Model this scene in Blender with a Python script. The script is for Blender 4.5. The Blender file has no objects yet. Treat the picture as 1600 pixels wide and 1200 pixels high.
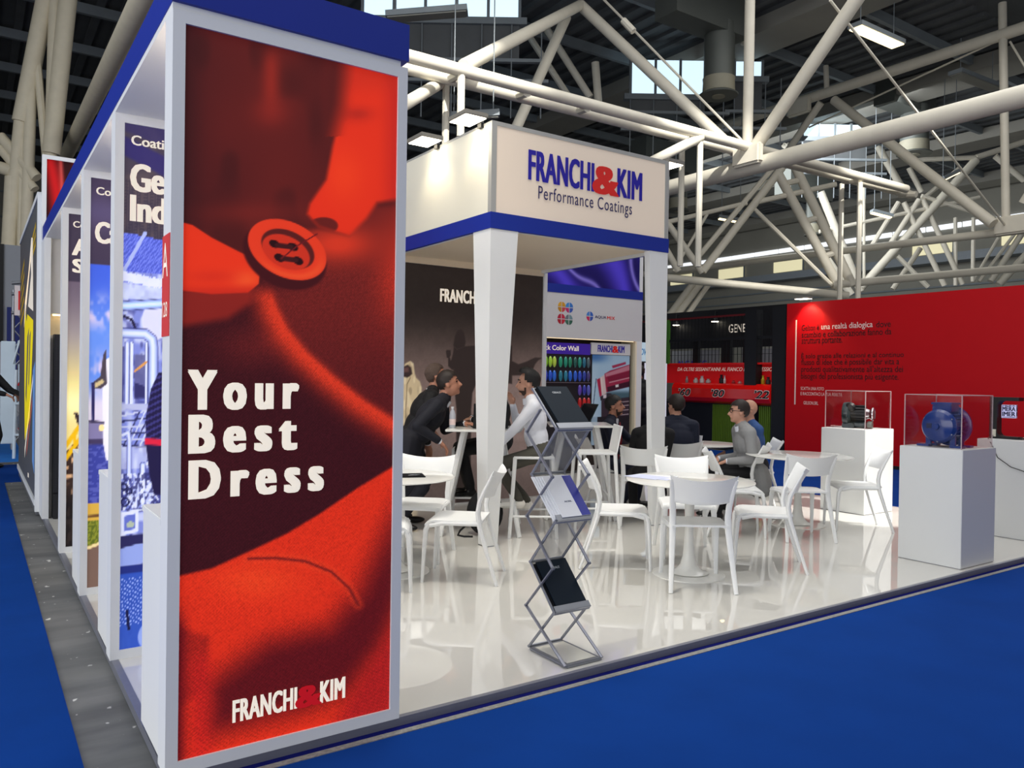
import bpy, bmesh, math, random
import numpy as np
from mathutils import Matrix, Vector
random.seed(7)
rng = np.random.default_rng(11)
C = bpy.context.scene.collection
sc = bpy.context.scene

# ---------------------------------------------------------------- camera, world, lights, exposure
cam_d = bpy.data.cameras.new('camera')
cam = bpy.data.objects.new('camera', cam_d)
C.objects.link(cam)
cam_d.sensor_fit = 'HORIZONTAL'
cam_d.sensor_width = 36.0
cam_d.lens = 1231.786 / 1600 * 36.0
cam_d.clip_end = 300
_yaw, _pit, _rol = 0.5999348, -0.00867882, 0.01478460
_f = Vector((math.sin(_yaw) * math.cos(_pit), math.cos(_yaw) * math.cos(_pit), math.sin(_pit)))
_r = Vector((math.cos(_yaw), -math.sin(_yaw), 0))
_u = _r.cross(_f)
_c, _s = math.cos(_rol), math.sin(_rol)
_R = Matrix((_c * _r + _s * _u, -_s * _r + _c * _u, -_f)).transposed().to_4x4()
cam.matrix_world = Matrix.Translation((0, 0, 1.5)) @ _R
sc.camera = cam

w = bpy.data.worlds.new('world')
sc.world = w
w.use_nodes = True
wb = w.node_tree.nodes['Background']
wb.inputs['Color'].default_value = (0.93, 0.96, 1.0, 1)
wb.inputs['Strength'].default_value = 0.30


def area(name, loc, target, sx, sy, power, col):
    d = bpy.data.lights.new(name, 'AREA')
    d.shape = 'RECTANGLE'
    d.size, d.size_y = sx, sy
    d.energy = power
    d.color = col
    o = bpy.data.objects.new(name, d)
    C.objects.link(o)
    o.location = loc
    o.rotation_euler = (Vector(target) - Vector(loc)).to_track_quat('-Z', 'Y').to_euler()
    return o


def spot(name, loc, target, power, col, angle, blend=0.5, r=0.06):
    d = bpy.data.lights.new(name, 'SPOT')
    d.energy = power
    d.color = col
    d.spot_size = math.radians(angle)
    d.spot_blend = blend
    d.shadow_soft_size = r
    o = bpy.data.objects.new(name, d)
    C.objects.link(o)
    o.location = loc
    o.rotation_euler = (Vector(target) - Vector(loc)).to_track_quat('-Z', 'Y').to_euler()
    return o


# daylight through the roof glazing over the aisles and over the stand
area('skylight_daylight', (-7, 7, 12.2), (-3.5, 7, 0), 9, 16, 900, (0.93, 0.97, 1.0))
# broad fill light added low on the left, out of view, brightens left faces
area('left_fill_light', (-8.5, 1, 3.0), (1.0, 5.0, 2.4), 13, 5, 900, (0.97, 0.98, 1.0))
area('skylight_daylight', (5.5, 2.5, 12.2), (5.5, 4.5, 0), 10, 9, 620, (1.0, 0.98, 0.95))
area('skylight_daylight', (15, 7, 12.2), (13.5, 7, 0), 7, 14, 650, (1.0, 0.98, 0.95))
area('skylight_daylight', (28, 22, 11.6), (40, 21, 2), 14, 10, 2300, (0.95, 0.98, 1.0))
# spots of the stand and of the hall
spot('hall_spot', (8.45, 1.6, 7.0), (8.3, 4.9, 0.55), 4600, (1.0, 0.98, 0.92), 15, 0.35)
spot('stand_spot', (2.3, 4.4, 6.8), (2.9, 5.2, 0.3), 800, (1.0, 0.93, 0.80), 60, 0.8, 0.6)
spot('stand_spot', (3.42, 5.86, 3.66), (3.64, 5.84, 3.30), 10, (1.0, 0.86, 0.62), 100, 0.7)
spot('stand_spot', (3.42, 6.62, 3.66), (3.64, 6.62, 3.30), 10, (1.0, 0.86, 0.62), 100, 0.7)
# shafts of daylight on the long truss
for p_ in ((7.26, 12.2), (13.6, 12.4), (20.1, 12.4)):
    spot('daylight_shaft', (p_[0] - 2.5, p_[1] - 6.0, 12.1), (p_[0], p_[1], 7), 6500, (1.0, 0.97, 0.90), 26, 0.8)
spot('stand_spot', (13.02, 9.25, 3.05), (13.2, 9.22, 2.55), 60, (1.0, 0.72, 0.40), 105, 0.6)

vs = sc.view_settings
vs.view_transform = 'Standard'
vs.look = 'None'
vs.gamma = 1.0
vs.use_curve_mapping = False
vs.exposure = 0.0


# ---------------------------------------------------------------- materials
def lin(c):
    c = np.asarray(c, dtype=float)
    return np.where(c <= 0.04045, c / 12.92, ((c + 0.055) / 1.055) ** 2.4)


def s8(*c):
    """8-bit sRGB -> linear tuple"""
    return tuple(float(v) for v in lin(np.array(c) / 255.0))


MATS = {}


def mat(name, col, rough=0.5, metal=0.0, emit=0.0, noise=0.0, scale=8.0, bump=0.0, spec=0.5, coat=0.0, alpha=None, trans=0.0, ior=1.45, stretch=None, ecol=None):
    if name in MATS:
        return MATS[name]
    m = bpy.data.materials.new(name)
    m.use_nodes = True
    nt = m.node_tree
    b = nt.nodes['Principled BSDF']
    b.inputs['Base Color'].default_value = (*col, 1)
    b.inputs['Roughness'].default_value = rough
    b.inputs['Metallic'].default_value = metal
    b.inputs['Specular IOR Level'].default_value = spec
    b.inputs['IOR'].default_value = ior
    if coat:
        b.inputs['Coat Weight'].default_value = coat
        b.inputs['Coat Roughness'].default_value = 0.04
    if trans:
        b.inputs['Transmission Weight'].default_value = trans
    if emit:
        b.inputs['Emission Color'].default_value = (*(ecol or col), 1)
        b.inputs['Emission Strength'].default_value = emit
    if alpha is not None:
        b.inputs['Alpha'].default_value = alpha
    if noise or bump:
        tc = nt.nodes.new('ShaderNodeTexCoord')
        mp = nt.nodes.new('ShaderNodeMapping')
        if stretch:
            mp.inputs['Scale'].default_value = stretch
        nz = nt.nodes.new('ShaderNodeTexNoise')
        nz.inputs['Scale'].default_value = scale
        nz.inputs['Detail'].default_value = 4
        nt.links.new(tc.outputs['Object'], mp.inputs['Vector'])
        nt.links.new(mp.outputs['Vector'], nz.inputs['Vector'])
        if noise:
            mx = nt.nodes.new('ShaderNodeMixRGB')
            lo = tuple(max(0, c * (1 - noise)) for c in col)
            hi = tuple(min(1, c * (1 + noise)) for c in col)
            mx.inputs[1].default_value = (*lo, 1)
            mx.inputs[2].default_value = (*hi, 1)
            nt.links.new(nz.outputs['Fac'], mx.inputs[0])
            nt.links.new(mx.outputs[0], b.inputs['Base Color'])
        if bump:
            bp = nt.nodes.new('ShaderNodeBump')
            bp.inputs['Strength'].default_value = bump
            bp.inputs['Distance'].default_value = 0.01
            nt.links.new(nz.outputs['Fac'], bp.inputs['Height'])
            nt.links.new(bp.outputs['Normal'], b.inputs['Normal'])
    MATS[name] = m
    return m


def print_mat(name, emit=0.0, rough=0.6):
    """flat print: colours from the mesh's own colour attribute"""
    m = bpy.data.materials.new(name)
    m.use_nodes = True
    nt = m.node_tree
    b = nt.nodes['Principled BSDF']
    a = nt.nodes.new('ShaderNodeVertexColor')
    a.layer_name = 'Col'
    nt.links.new(a.outputs['Color'], b.inputs['Base Color'])
    b.inputs['Roughness'].default_value = rough
    b.inputs['Specular IOR Level'].default_value = 0.2
    if emit:
        nt.links.new(a.outputs['Color'], b.inputs['Emission Color'])
        b.inputs['Emission Strength'].default_value = emit
    return m


WHITE = mat('white_laminate', s8(232, 233, 232), 0.42, noise=0.015, scale=3)
FLOORW = mat('white_gloss_floor', s8(208, 206, 200), 0.012, noise=0.02, scale=0.8, spec=1.0, ior=1.7)
ALU = mat('brushed_aluminium', s8(142, 145, 152), 0.38, metal=0.7, noise=0.08, scale=30, stretch=(1, 1, 40))
ALUD = mat('satin_aluminium_trim', s8(132, 134, 146), 0.4, metal=0.5, noise=0.08, scale=20)
BLUE = mat('deep_blue_vinyl', s8(12, 42, 146), 0.5, noise=0.03, scale=4)
CARPET = mat('blue_needle_carpet', s8(8, 56, 132), 0.95, noise=0.16, scale=2.2, bump=0.25, spec=0.1)
CARPSH = mat('shaded_blue_carpet', s8(14, 20, 92), 0.95, noise=0.15, scale=40, spec=0.1)
PLAST = mat('white_polypropylene', s8(236, 237, 236), 0.38, noise=0.012, scale=6)
TABLEW = mat('white_lacquer', s8(235, 234, 228), 0.12, noise=0.01, scale=4, spec=0.6)
TUBE = mat('cream_painted_steel', s8(222, 216, 200), 0.5, noise=0.10, scale=3)
TUBEL = mat('ivory_painted_steel', s8(232, 222, 196), 0.5, noise=0.10, scale=5)
BLACK = mat('black_plastic', s8(14, 14, 17), 0.4, noise=0.1, scale=10)
DARK = mat('anthracite_panel', s8(26, 27, 32), 0.5, noise=0.1, scale=6)
RED = mat('red_paint', s8(188, 6, 18), 0.55, noise=0.03, scale=4, spec=0.25)
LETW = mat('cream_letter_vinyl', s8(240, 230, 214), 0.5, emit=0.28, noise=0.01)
LETT = mat('cream_letter_backlit', s8(244, 234, 216), 0.5, emit=0.5, noise=0.01)
LETK = mat('black_letter_vinyl', s8(16, 4, 6), 0.5, noise=0.02)
LETB = mat('blue_letter_vinyl', s8(38, 28, 160), 0.5, noise=0.02)
LETR = mat('red_letter_vinyl', s8(226, 40, 34), 0.5, noise=0.02)
LETRL = mat('red_letter_backlit', s8(216, 20, 30), 0.5, emit=0.25, noise=0.02)
LETS = mat('navy_letter_vinyl', s8(46, 40, 96), 0.5, noise=0.02)

# ---------------------------------------------------------------- mesh helpers
WM = {}   # world matrices of the empties


def wmat(o):
    return WM.get(o.name, Matrix.Identity(4)) if o else Matrix.Identity(4)


def thing(name, label, cat, loc=(0, 0, 0), rz=0.0, group=None):
    o = bpy.data.objects.new(name, None)
    C.objects.link(o)
    o.empty_display_size = 0.1
    o.location = loc
    o.rotation_euler = (0, 0, rz)
    WM[o.name] = Matrix.Translation(loc) @ Matrix.Rotation(rz, 4, 'Z')
    o['label'] = label
    o['category'] = cat
    if group:
        o['group'] = group
    return o


def tag(o, label, cat, group=None):
    o['label'] = label
    o['category'] = cat
    if group:
        o['group'] = group
    return o


def struct(o, label=None):
    o['kind'] = 'structure'
    if label:
        o['label'] = label
    return o


def copy_tree(src, parent=None):
    c = src.copy()
    C.objects.link(c)
    if parent is not None:
        c.parent = parent
    for ch in list(src.children):
        copy_tree(ch, c)
    return c


class B:
    """collects shapes given in world (or local) coordinates, links them as one mesh object"""

    def __init__(s):
        s.bm = bmesh.new()

    def _add(s, verts, faces):
        vs_ = [s.bm.verts.new(v) for v in verts]
        for f in faces:
            try:
                s.bm.faces.new([vs_[i] for i in f])
            except ValueError:
                pass
        return s

    def box(s, x0, x1, y0, y1, z0, z1, M=None, bev=0.0):
        co = [(x, y, z) for x in (x0, x1) for y in (y0, y1) for z in (z0, z1)]
        if M is not None:
            co = [M @ Vector(c) for c in co]
        if not bev:
            return s._add(co, [(0, 1, 3, 2), (4, 6, 7, 5), (0, 4, 5, 1), (2, 3, 7, 6), (0, 2, 6, 4), (1, 5, 7, 3)])
        t = bmesh.new()
        v = [t.verts.new(c) for c in co]
        for f in [(0, 1, 3, 2), (4, 6, 7, 5), (0, 4, 5, 1), (2, 3, 7, 6), (0, 2, 6, 4), (1, 5, 7, 3)]:
            t.faces.new([v[i] for i in f])
        bmesh.ops.bevel(t, geom=t.edges[:], offset=bev, segments=2, affect='EDGES')
        s.merge(t)
        return s

    def merge(s, t):
        t.verts.ensure_lookup_table()
        t.verts.index_update()
        s._add([v.co.copy() for v in t.verts], [[v.index for v in f.verts] for f in t.faces])
        t.free()
        return s

    def prism(s, poly, M, depth, z0=0.0):
        """poly: 2-D points; extruded along local z from z0 to z0+depth, placed by M"""
        n = len(poly)
        co = [M @ Vector((p[0], p[1], z0)) for p in poly] + [M @ Vector((p[0], p[1], z0 + depth)) for p in poly]
        fs = [tuple(range(n))[::-1], tuple(range(n, 2 * n))] + [(i, (i + 1) % n, n + (i + 1) % n, n + i) for i in range(n)]
        return s._add(co, fs)

    def tube(s, pts, r, n=10, cap=True, flat=None):
        """swept tube through pts with radius r (number or list); flat=(axis vector, factor) squashes the section"""
        pts = [Vector(p) for p in pts]
        k = len(pts)
        rs = r if isinstance(r, (list, tuple)) else [r] * k
        rings = []
        for i, p in enumerate(pts):
            d = (pts[min(i + 1, k - 1)] - pts[max(i - 1, 0)]).normalized()
            a = Vector((0, 0, 1)) if abs(d.z) < 0.95 else Vector((0, 1, 0))
            if flat:
                a = Vector(flat[0])
            u_ = a.cross(d)
            if u_.length < 1e-6:
                u_ = Vector((1, 0, 0)).cross(d)
            u_.normalize()
            v_ = d.cross(u_).normalized()
            q = flat[1] if flat else 1.0
            rings.append([p + u_ * (rs[i] * math.cos(2 * math.pi * j / n)) + v_ * (rs[i] * q * math.sin(2 * math.pi * j / n)) for j in range(n)])
        co = [c for rg in rings for c in rg]
        fs = []
        for i in range(k - 1):
            for j in range(n):
                fs.append((i * n + j, i * n + (j + 1) % n, (i + 1) * n + (j + 1) % n, (i + 1) * n + j))
        if cap:
            fs.append(tuple(range(n))[::-1])
            fs.append(tuple(range((k - 1) * n, k * n)))
        return s._add(co, fs)

    def lathe(s, prof, M=None, n=32):
        """prof: (radius, z) pairs from one end to the other"""
        M = M or Matrix.Identity(4)
        co, fs = [], []
        for (r, z) in prof:
            for j in range(n):
                a = 2 * math.pi * j / n
                co.append(M @ Vector((max(r, 1e-4) * math.cos(a), max(r, 1e-4) * math.sin(a), z)))
        k = len(prof)
        for i in range(k - 1):
            for j in range(n):
                fs.append((i * n + j, i * n + (j + 1) % n, (i + 1) * n + (j + 1) % n, (i + 1) * n + j))
        fs.append(tuple(range(n))[::-1])
        fs.append(tuple(range((k - 1) * n, k * n)))
        return s._add(co, fs)

    def ell(s, c, r, M=None, seg=16, ring=10):
        t = bmesh.new()
        bmesh.ops.create_uvsphere(t, u_segments=seg, v_segments=ring, radius=1.0)
        M = M or Matrix.Identity(4)
        for v in t.verts:
            v.co = M @ Vector((c[0] + v.co.x * r[0], c[1] + v.co.y * r[1], c[2] + v.co.z * r[2]))
        return s.merge(t)

    def sheet(s, fn, nu, nv, th, closed_normals=True):
        """double-sided curved sheet: fn(u,v) -> (point, normal); thickness th"""
        top, bot = [], []
        for i in range(nu + 1):
            for j in range(nv + 1):
                p, nrm = fn(i / nu, j / nv)
                p = Vector(p)
                nrm = Vector(nrm).normalized()
                top.append(p + nrm * th / 2)
                bot.append(p - nrm * th / 2)
        K = len(top)
        idx = lambda i, j: i * (nv + 1) + j
        fs = []
        for i in range(nu):
            for j in range(nv):
                a, b_, c, d = idx(i, j), idx(i + 1, j), idx(i + 1, j + 1), idx(i, j + 1)
                fs.append((a, b_, c, d))
                fs.append((K + d, K + c, K + b_, K + a))
        rim = [idx(i, 0) for i in range(nu + 1)] + [idx(nu, j) for j in range(1, nv + 1)] + [idx(i, nv) for i in range(nu - 1, -1, -1)] + [idx(0, j) for j in range(nv - 1, 0, -1)]
        for a, b_ in zip(rim, rim[1:] + rim[:1]):
            fs.append((b_, a, K + a, K + b_))
        return s._add(top + bot, fs)

    def build(s, name, m, parent=None, smooth=False, world=True, angle=40):
        bmesh.ops.recalc_face_normals(s.bm, faces=s.bm.faces[:])
        me = bpy.data.meshes.new(name)
        if parent is not None and world:
            s.bm.transform(wmat(parent).inverted())
        s.bm.to_mesh(me)
        s.bm.free()
        if smooth:
            me.polygons.foreach_set('use_smooth', [True] * len(me.polygons))
            try:
                me.set_sharp_from_angle(angle=math.radians(angle))
            except Exception:
                pass
        me.materials.append(m)
        o = bpy.data.objects.new(name, me)
        C.objects.link(o)
        if parent is not None:
            root = parent
            o.parent = root
            WM[o.name] = wmat(parent)
        return o


def bx(name, m, parent, x0, x1, y0, y1, z0, z1, bev=0.0):
    return B().box(x0, x1, y0, y1, z0, z1, bev=bev).build(name, m, parent)


def front(Y, X=0.0, Z=0.0):
    """frame on a wall that faces -Y: local x -> +X, y -> +Z, normal -> -Y"""
    return Matrix(((1, 0, 0, X), (0, 0, -1, Y), (0, 1, 0, Z), (0, 0, 0, 1)))


def side(X, Y=0.0, Z=0.0):
    """frame on a wall that faces -X: local x -> -Y, y -> +Z, normal -> -X"""
    return Matrix(((0, 0, -1, X), (-1, 0, 0, Y), (0, 1, 0, Z), (0, 0, 0, 1)))


def text_mesh(body, bold=0.0, depth=0.0006, shear=0.0, space=1.0, res=3):
    c = bpy.data.curves.new('lettering', 'FONT')
    c.body = body
    c.size = 1.0
    c.offset = bold
    c.extrude = 0.0
    c.shear = shear
    c.space_character = space
    c.resolution_u = res
    o = bpy.data.objects.new('lettering', c)
    C.objects.link(o)
    dg = bpy.context.evaluated_depsgraph_get()
    dg.update()
    me = bpy.data.meshes.new_from_object(o.evaluated_get(dg))
    n = len(me.vertices)
    co = np.empty(n * 3)
    me.vertices.foreach_get('co', co)
    co = co.reshape(-1, 3)
    polys = [tuple(p.vertices) for p in me.polygons]
    bpy.data.objects.remove(o)
    bpy.data.curves.remove(c)
    bpy.data.meshes.remove(me)
    return co, polys


def text(body, F, x, y, m, parent, w=None, h=None, bold=0.0, align='L', shear=0.0, space=1.0, lift=0.002, name='lettering', line=1.0, res=3):
    """flat lettering: lower left corner of its ink at (x, y) of frame F; h = ink height, w = ink width (either may be free)"""
    co, polys = text_mesh(body, 0.0, shear=shear, space=space, res=res)
    x0, y0 = co[:, 0].min(), co[:, 1].min()
    W_, H_ = np.ptp(co[:, 0]), np.ptp(co[:, 1])
    sy = h / H_ if h else (w / W_)
    sx = w / W_ if w else sy
    ww = W_ * sx
    ox = {'L': 0, 'C': -ww / 2, 'R': -ww}[align]
    W2 = W_ + (0.9 * bold * 2 if bold else 0)
    if w:
        sx = w / W2
        ox = {'L': 0, 'C': -w / 2, 'R': -w}[align]
    b = B()
    # heavier weights: the outline is laid down several times, slightly shifted
    sh = [0.0] if not bold else [k_ * bold * 0.9 for k_ in (-1, -0.72, -0.45, -0.2, 0, 0.2, 0.45, 0.72, 1)]
    shy = [0.0] if bold < 0.02 else [-0.22 * bold, 0.22 * bold]
    n_ = 0
    for d_ in sh:
        for e_ in shy:
            n_ += 1
            b._add([F @ Vector(((c[0] - x0 + d_ + (0.9 * bold if bold else 0)) * sx + x + ox, (c[1] - y0 + e_) * sy + y, lift + n_ * 0.00004)) for c in co], polys)
    o = b.build(name, m, parent)
    return o


def logo(F, x, y, w, h, ma, mb, parent, lift=0.001):
    """the stand's word mark: condensed capitals with a fat ampersand"""
    text('FRANCHI', F, x, y, ma, parent, w=0.553 * w, h=h, bold=0.058, space=1.06, lift=lift)
    text('KIM', F, x + 0.762 * w, y, ma, parent, w=0.238 * w, h=h, bold=0.058, space=1.06, lift=lift)
    text('&', F, x + 0.535 * w, y - 0.03 * h, mb, parent, w=0.245 * w, h=h * 0.98, bold=0.055, lift=lift + 0.0009, name='ampersand')


def paint(name, F, w, h, nx, ny, fn, parent, m, lift=0.001):
    """flat print: a grid in frame F (0..w, 0..h), colour attribute from fn(u, v) with u right, v up in 0..1 (sRGB 0..1)"""
    u_ = np.linspace(0, 1, nx + 1)
    v_ = np.linspace(0, 1, ny + 1)
    U, V = np.meshgrid(u_, v_)
    U, V = U.ravel(), V.ravel()
    col = np.clip(lin(np.clip(fn(U, V), 0, 1)), 0, 1)
    FM = np.array(wmat(parent).inverted() @ F) if parent else np.array(F)
    P = np.stack([U * w, V * h, np.full_like(U, lift), np.ones_like(U)], 1) @ FM.T
    me = bpy.data.meshes.new(name)
    N = (nx + 1) * (ny + 1)
    me.vertices.add(N)
    me.vertices.foreach_set('co', P[:, :3].ravel())
    i, j = np.meshgrid(np.arange(nx), np.arange(ny))
    a = (j * (nx + 1) + i).ravel()
    q = np.stack([a, a + 1, a + nx + 2, a + nx + 1], 1)
    me.loops.add(q.size)
    me.loops.foreach_set('vertex_index', q.ravel().astype(np.int32))
    me.polygons.add(len(q))
    me.polygons.foreach_set('loop_start', np.arange(0, q.size, 4, dtype=np.int32))
    me.update()
    ca = me.color_attributes.new('Col', 'FLOAT_COLOR', 'POINT')
    ca.data.foreach_set('color', np.concatenate([col, np.ones((N, 1))], 1).ravel().astype(np.float32))
    me.materials.append(m)
    me.validate()
    o = bpy.data.objects.new(name, me)
    C.objects.link(o)
    if parent:
        o.parent = parent
    return o


# ---- small painter's kit for prints (works on arrays)
def sst(a, b, x):
    t = np.clip((x - a) / (b - a), 0, 1)
    return t * t * (3 - 2 * t)


def mixc(c, d, k):
    return c + (np.asarray(d, float) / 255.0 - c) * k[:, None]


def in_poly(x, y, poly):
    r = np.zeros(len(x), bool)
    n = len(poly)
    for i in range(n):
        x1, y1 = poly[i]
        x2, y2 = poly[(i + 1) % n]
        k = ((y1 > y) != (y2 > y)) & (x < (x2 - x1) * (y - y1) / ((y2 - y1) if y2 != y1 else 1e-9) + x1)
        r ^= k
    return r


def poly_sd(x, y, poly):
    """signed distance, negative inside"""
    d = np.full(len(x), 1e9)
    n = len(poly)
    for i in range(n):
        ax, ay = poly[i]
        bx_, by_ = poly[(i + 1) % n]
        ex, ey = bx_ - ax, by_ - ay
        t = np.clip(((x - ax) * ex + (y - ay) * ey) / (ex * ex + ey * ey + 1e-9), 0, 1)
        d = np.minimum(d, np.hypot(x - ax - t * ex, y - ay - t * ey))
    return np.where(in_poly(x, y, poly), -d, d)


def line_d(x, y, pts):
    d = np.full(len(x), 1e9)
    for (ax, ay), (bx_, by_) in zip(pts[:-1], pts[1:]):
        ex, ey = bx_ - ax, by_ - ay
        t = np.clip(((x - ax) * ex + (y - ay) * ey) / (ex * ex + ey * ey + 1e-9), 0, 1)
        d = np.minimum(d, np.hypot(x - ax - t * ex, y - ay - t * ey))
    return d


def vnoise(x, y, seed=0):
    """smooth value noise 0..1"""
    xi, yi = np.floor(x).astype(int), np.floor(y).astype(int)
    fx, fy = x - xi, y - yi
    fx, fy = fx * fx * (3 - 2 * fx), fy * fy * (3 - 2 * fy)

    def hsh(a, b):
        n = (a * 374761393 + b * 668265263 + seed * 1442695041) & 0x7fffffff
        n = ((n ^ (n >> 13)) * 1274126177) & 0x7fffffff
        return ((n ^ (n >> 16)) & 0xffff) / 65535.0
    return (hsh(xi, yi) * (1 - fx) + hsh(xi + 1, yi) * fx) * (1 - fy) + (hsh(xi, yi + 1) * (1 - fx) + hsh(xi + 1, yi + 1) * fx) * fy


def homog(quad):
    """maps (u right, v up) of the unit square to the four corners TL, TR, BR, BL (y down)"""
    src = [(0, 1), (1, 1), (1, 0), (0, 0)]
    A, b_ = [], []
    for (u0, v0), (X_, Y_) in zip(src, quad):
        A.append([u0, v0, 1, 0, 0, 0, -u0 * X_, -v0 * X_]); b_.append(X_)
        A.append([0, 0, 0, u0, v0, 1, -u0 * Y_, -v0 * Y_]); b_.append(Y_)
    hh = np.linalg.solve(np.array(A, float), np.array(b_, float))

    def f(u0, v0):
        dd = hh[6] * u0 + hh[7] * v0 + 1
        return (hh[0] * u0 + hh[1] * v0 + hh[2]) / dd, (hh[3] * u0 + hh[4] * v0 + hh[5]) / dd
    return f
# ================================================================ THE HALL FLOOR AND THE PLATFORM
def grout_mat():
    m = mat('worn_concrete', s8(112, 113, 114), 0.75, noise=0.25, scale=1.6, bump=0.15, spec=0.25)
    nt = m.node_tree
    b = nt.nodes['Principled BSDF']
    tc = nt.nodes['Texture Coordinate']
    src = b.inputs['Base Color'].links[0].from_socket
    # pale paint specks and scratches
    v = nt.nodes.new('ShaderNodeTexNoise'); v.inputs['Scale'].default_value = 17; v.inputs['Detail'].default_value = 2
    mp = nt.nodes.new('ShaderNodeMapping'); mp.inputs['Scale'].default_value = (1, 0.7, 1)
    nt.links.new(tc.outputs['Object'], mp.inputs['Vector']); nt.links.new(mp.outputs['Vector'], v.inputs['Vector'])
    r = nt.nodes.new('ShaderNodeValToRGB'); r.color_ramp.elements[0].position = 0.69; r.color_ramp.elements[1].position = 0.73
    nt.links.new(v.outputs['Fac'], r.inputs['Fac'])
    mx = nt.nodes.new('ShaderNodeMixRGB'); mx.inputs[2].default_value = (*s8(205, 205, 203), 1)
    nt.links.new(r.outputs['Color'], mx.inputs[0]); nt.links.new(src, mx.inputs[1])
    # darker traffic bands
    v2 = nt.nodes.new('ShaderNodeTexNoise'); v2.inputs['Scale'].default_value = 0.9; v2.inputs['Detail'].default_value = 6
    mp2 = nt.nodes.new('ShaderNodeMapping'); mp2.inputs['Scale'].default_value = (1, 3.5, 1)
    nt.links.new(tc.outputs['Object'], mp2.inputs['Vector']); nt.links.new(mp2.outputs['Vector'], v2.inputs['Vector'])
    r2 = nt.nodes.new('ShaderNodeValToRGB'); r2.color_ramp.elements[0].position = 0.35; r2.color_ramp.elements[1].position = 0.65
    r2.color_ramp.elements[0].color = (0.62, 0.62, 0.63, 1); r2.color_ramp.elements[1].color = (1.15, 1.14, 1.1, 1)
    nt.links.new(v2.outputs['Fac'], r2.inputs['Fac'])
    ml = nt.nodes.new('ShaderNodeMixRGB'); ml.blend_type = 'MULTIPLY'; ml.inputs[0].default_value = 1
    nt.links.new(mx.outputs[0], ml.inputs[1]); nt.links.new(r2.outputs['Color'], ml.inputs[2])
    nt.links.new(ml.outputs[0], b.inputs['Base Color'])
    return m


CONC = grout_mat()
struct(bx('floor', CONC, None, -40, 60, -12, 60, -0.25, -0.004))
# needle-felt carpets laid on the concrete
struct(bx('floor_carpet', CARPET, None, -9.0, 0.357, -6, 12.45, -0.004, 0.004))
struct(bx('floor_carpet', CARPET, None, -9.0, 0.62, 12.45, 14.7, -0.004, 0.004))
struct(bx('floor_carpet', CARPET, None, 0.62, 13.1, -6, 2.955, -0.004, 0.004))
struct(bx('floor_carpet', CARPET, None, 9.10, 13.15, 2.955, 24, -0.004, 0.004))
struct(bx('floor_carpet', mat('azure_carpet', s8(10, 110, 200), 0.95, noise=0.1, scale=3), None, 0.3, 0.75, 15.2, 20.5, -0.004, 0.003))
struct(bx('floor_carpet', CARPSH, None, 0.62, 9.1, 2.985, 3.028, -0.004, 0.0045))  # blue carpet beside the platform edge, its shade put into the colour
b = B()
b.box(0.62, 13.1, 2.953, 2.987, -0.004, 0.0075)
struct(b.build('trim_1', mat('perforated_aluminium_strip', s8(150, 150, 146), 0.5, metal=0.4, noise=0.45, scale=60, bump=0.6), None), 'perforated aluminium strip along the edge of the blue carpet')
# raised platform with a glossy white deck
pl = thing('exhibition_platform', 'raised glossy white stand floor with grey aluminium edge', 'platform', (4.8, 6.2, 0))
bx('deck', FLOORW, pl, 0.62, 8.97, 3.052, 9.46, 0.0, 0.040)
g_ = bx('edge_profile', ALUD, pl, 0.587, 9.0, 3.026, 3.052, 0.0, 0.041)
bx('edge_profile', ALUD, pl, 0.587, 0.62, 3.052, 9.46, 0.0, 0.041)
bx('edge_profile', ALUD, pl, 8.97, 9.0, 3.052, 9.46, 0.0, 0.041)
pl['kind'] = 'structure'
del pl['category']
pl.name = 'floor_platform'
WM['floor_platform'] = Matrix.Translation((4.8, 6.2, 0))

# ================================================================ LIGHT-BOX FINS ALONG THE LEFT AISLE
FX0, FX1 = 0.58, 1.51
TH = 0.13
P_FRAME = mat('white_lightbox_frame', s8(226, 228, 230), 0.45, noise=0.01, scale=5)


def fin(Y, label, ztop=2.80):
    t = thing('lightbox_panel', label, 'panel', (FX0, Y, 0.04), 0, None)
    fw = 0.043
    bx('frame_post', P_FRAME, t, FX0, FX0 + fw, Y, Y + TH, 0.04, ztop)
    bx('frame_post', P_FRAME, t, FX1 - fw, FX1, Y, Y + TH, 0.04, ztop)
    bx('frame_rail', P_FRAME, t, FX0 + fw, FX1 - fw, Y, Y + TH, ztop - 0.045, ztop)
    bx('frame_rail', P_FRAME, t, FX0 + fw, FX1 - fw, Y, Y + TH, 0.04, 0.086)
    bx('back_sheet', WHITE, t, FX0 + fw, FX1 - fw, Y + 0.012, Y + TH - 0.004, 0.086, ztop - 0.045)
    bx('fill_strip', mat('warm_fill_strip', s8(255, 238, 212), 0.4, emit=42.0), t, FX0 + 0.08, FX1 - 0.08, Y + TH, Y + TH + 0.02, 2.56, 2.58)  # added glowing strip, hidden behind the fin, brightens the soffit
    return t, front(Y + 0.011, FX0 + fw, 0.086), FX1 - FX0 - 2 * fw, ztop - 0.045 - 0.086


PR_LIT = print_mat('backlit_textile_print', emit=0.42)
PR_LIT2 = print_mat('backlit_textile_print_bright', emit=0.62)
PR = print_mat('matt_wall_print', emit=0.0)

# ---- tower: red print of a button being sewn onto knitted cloth
tower, F, PW, PH = fin(3.022, 'tall white light box with red sewing picture reading Your Best Dress')
HQ = homog([(289, 20), (624, 108), (611, 1108), (274, 1193)])


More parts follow.
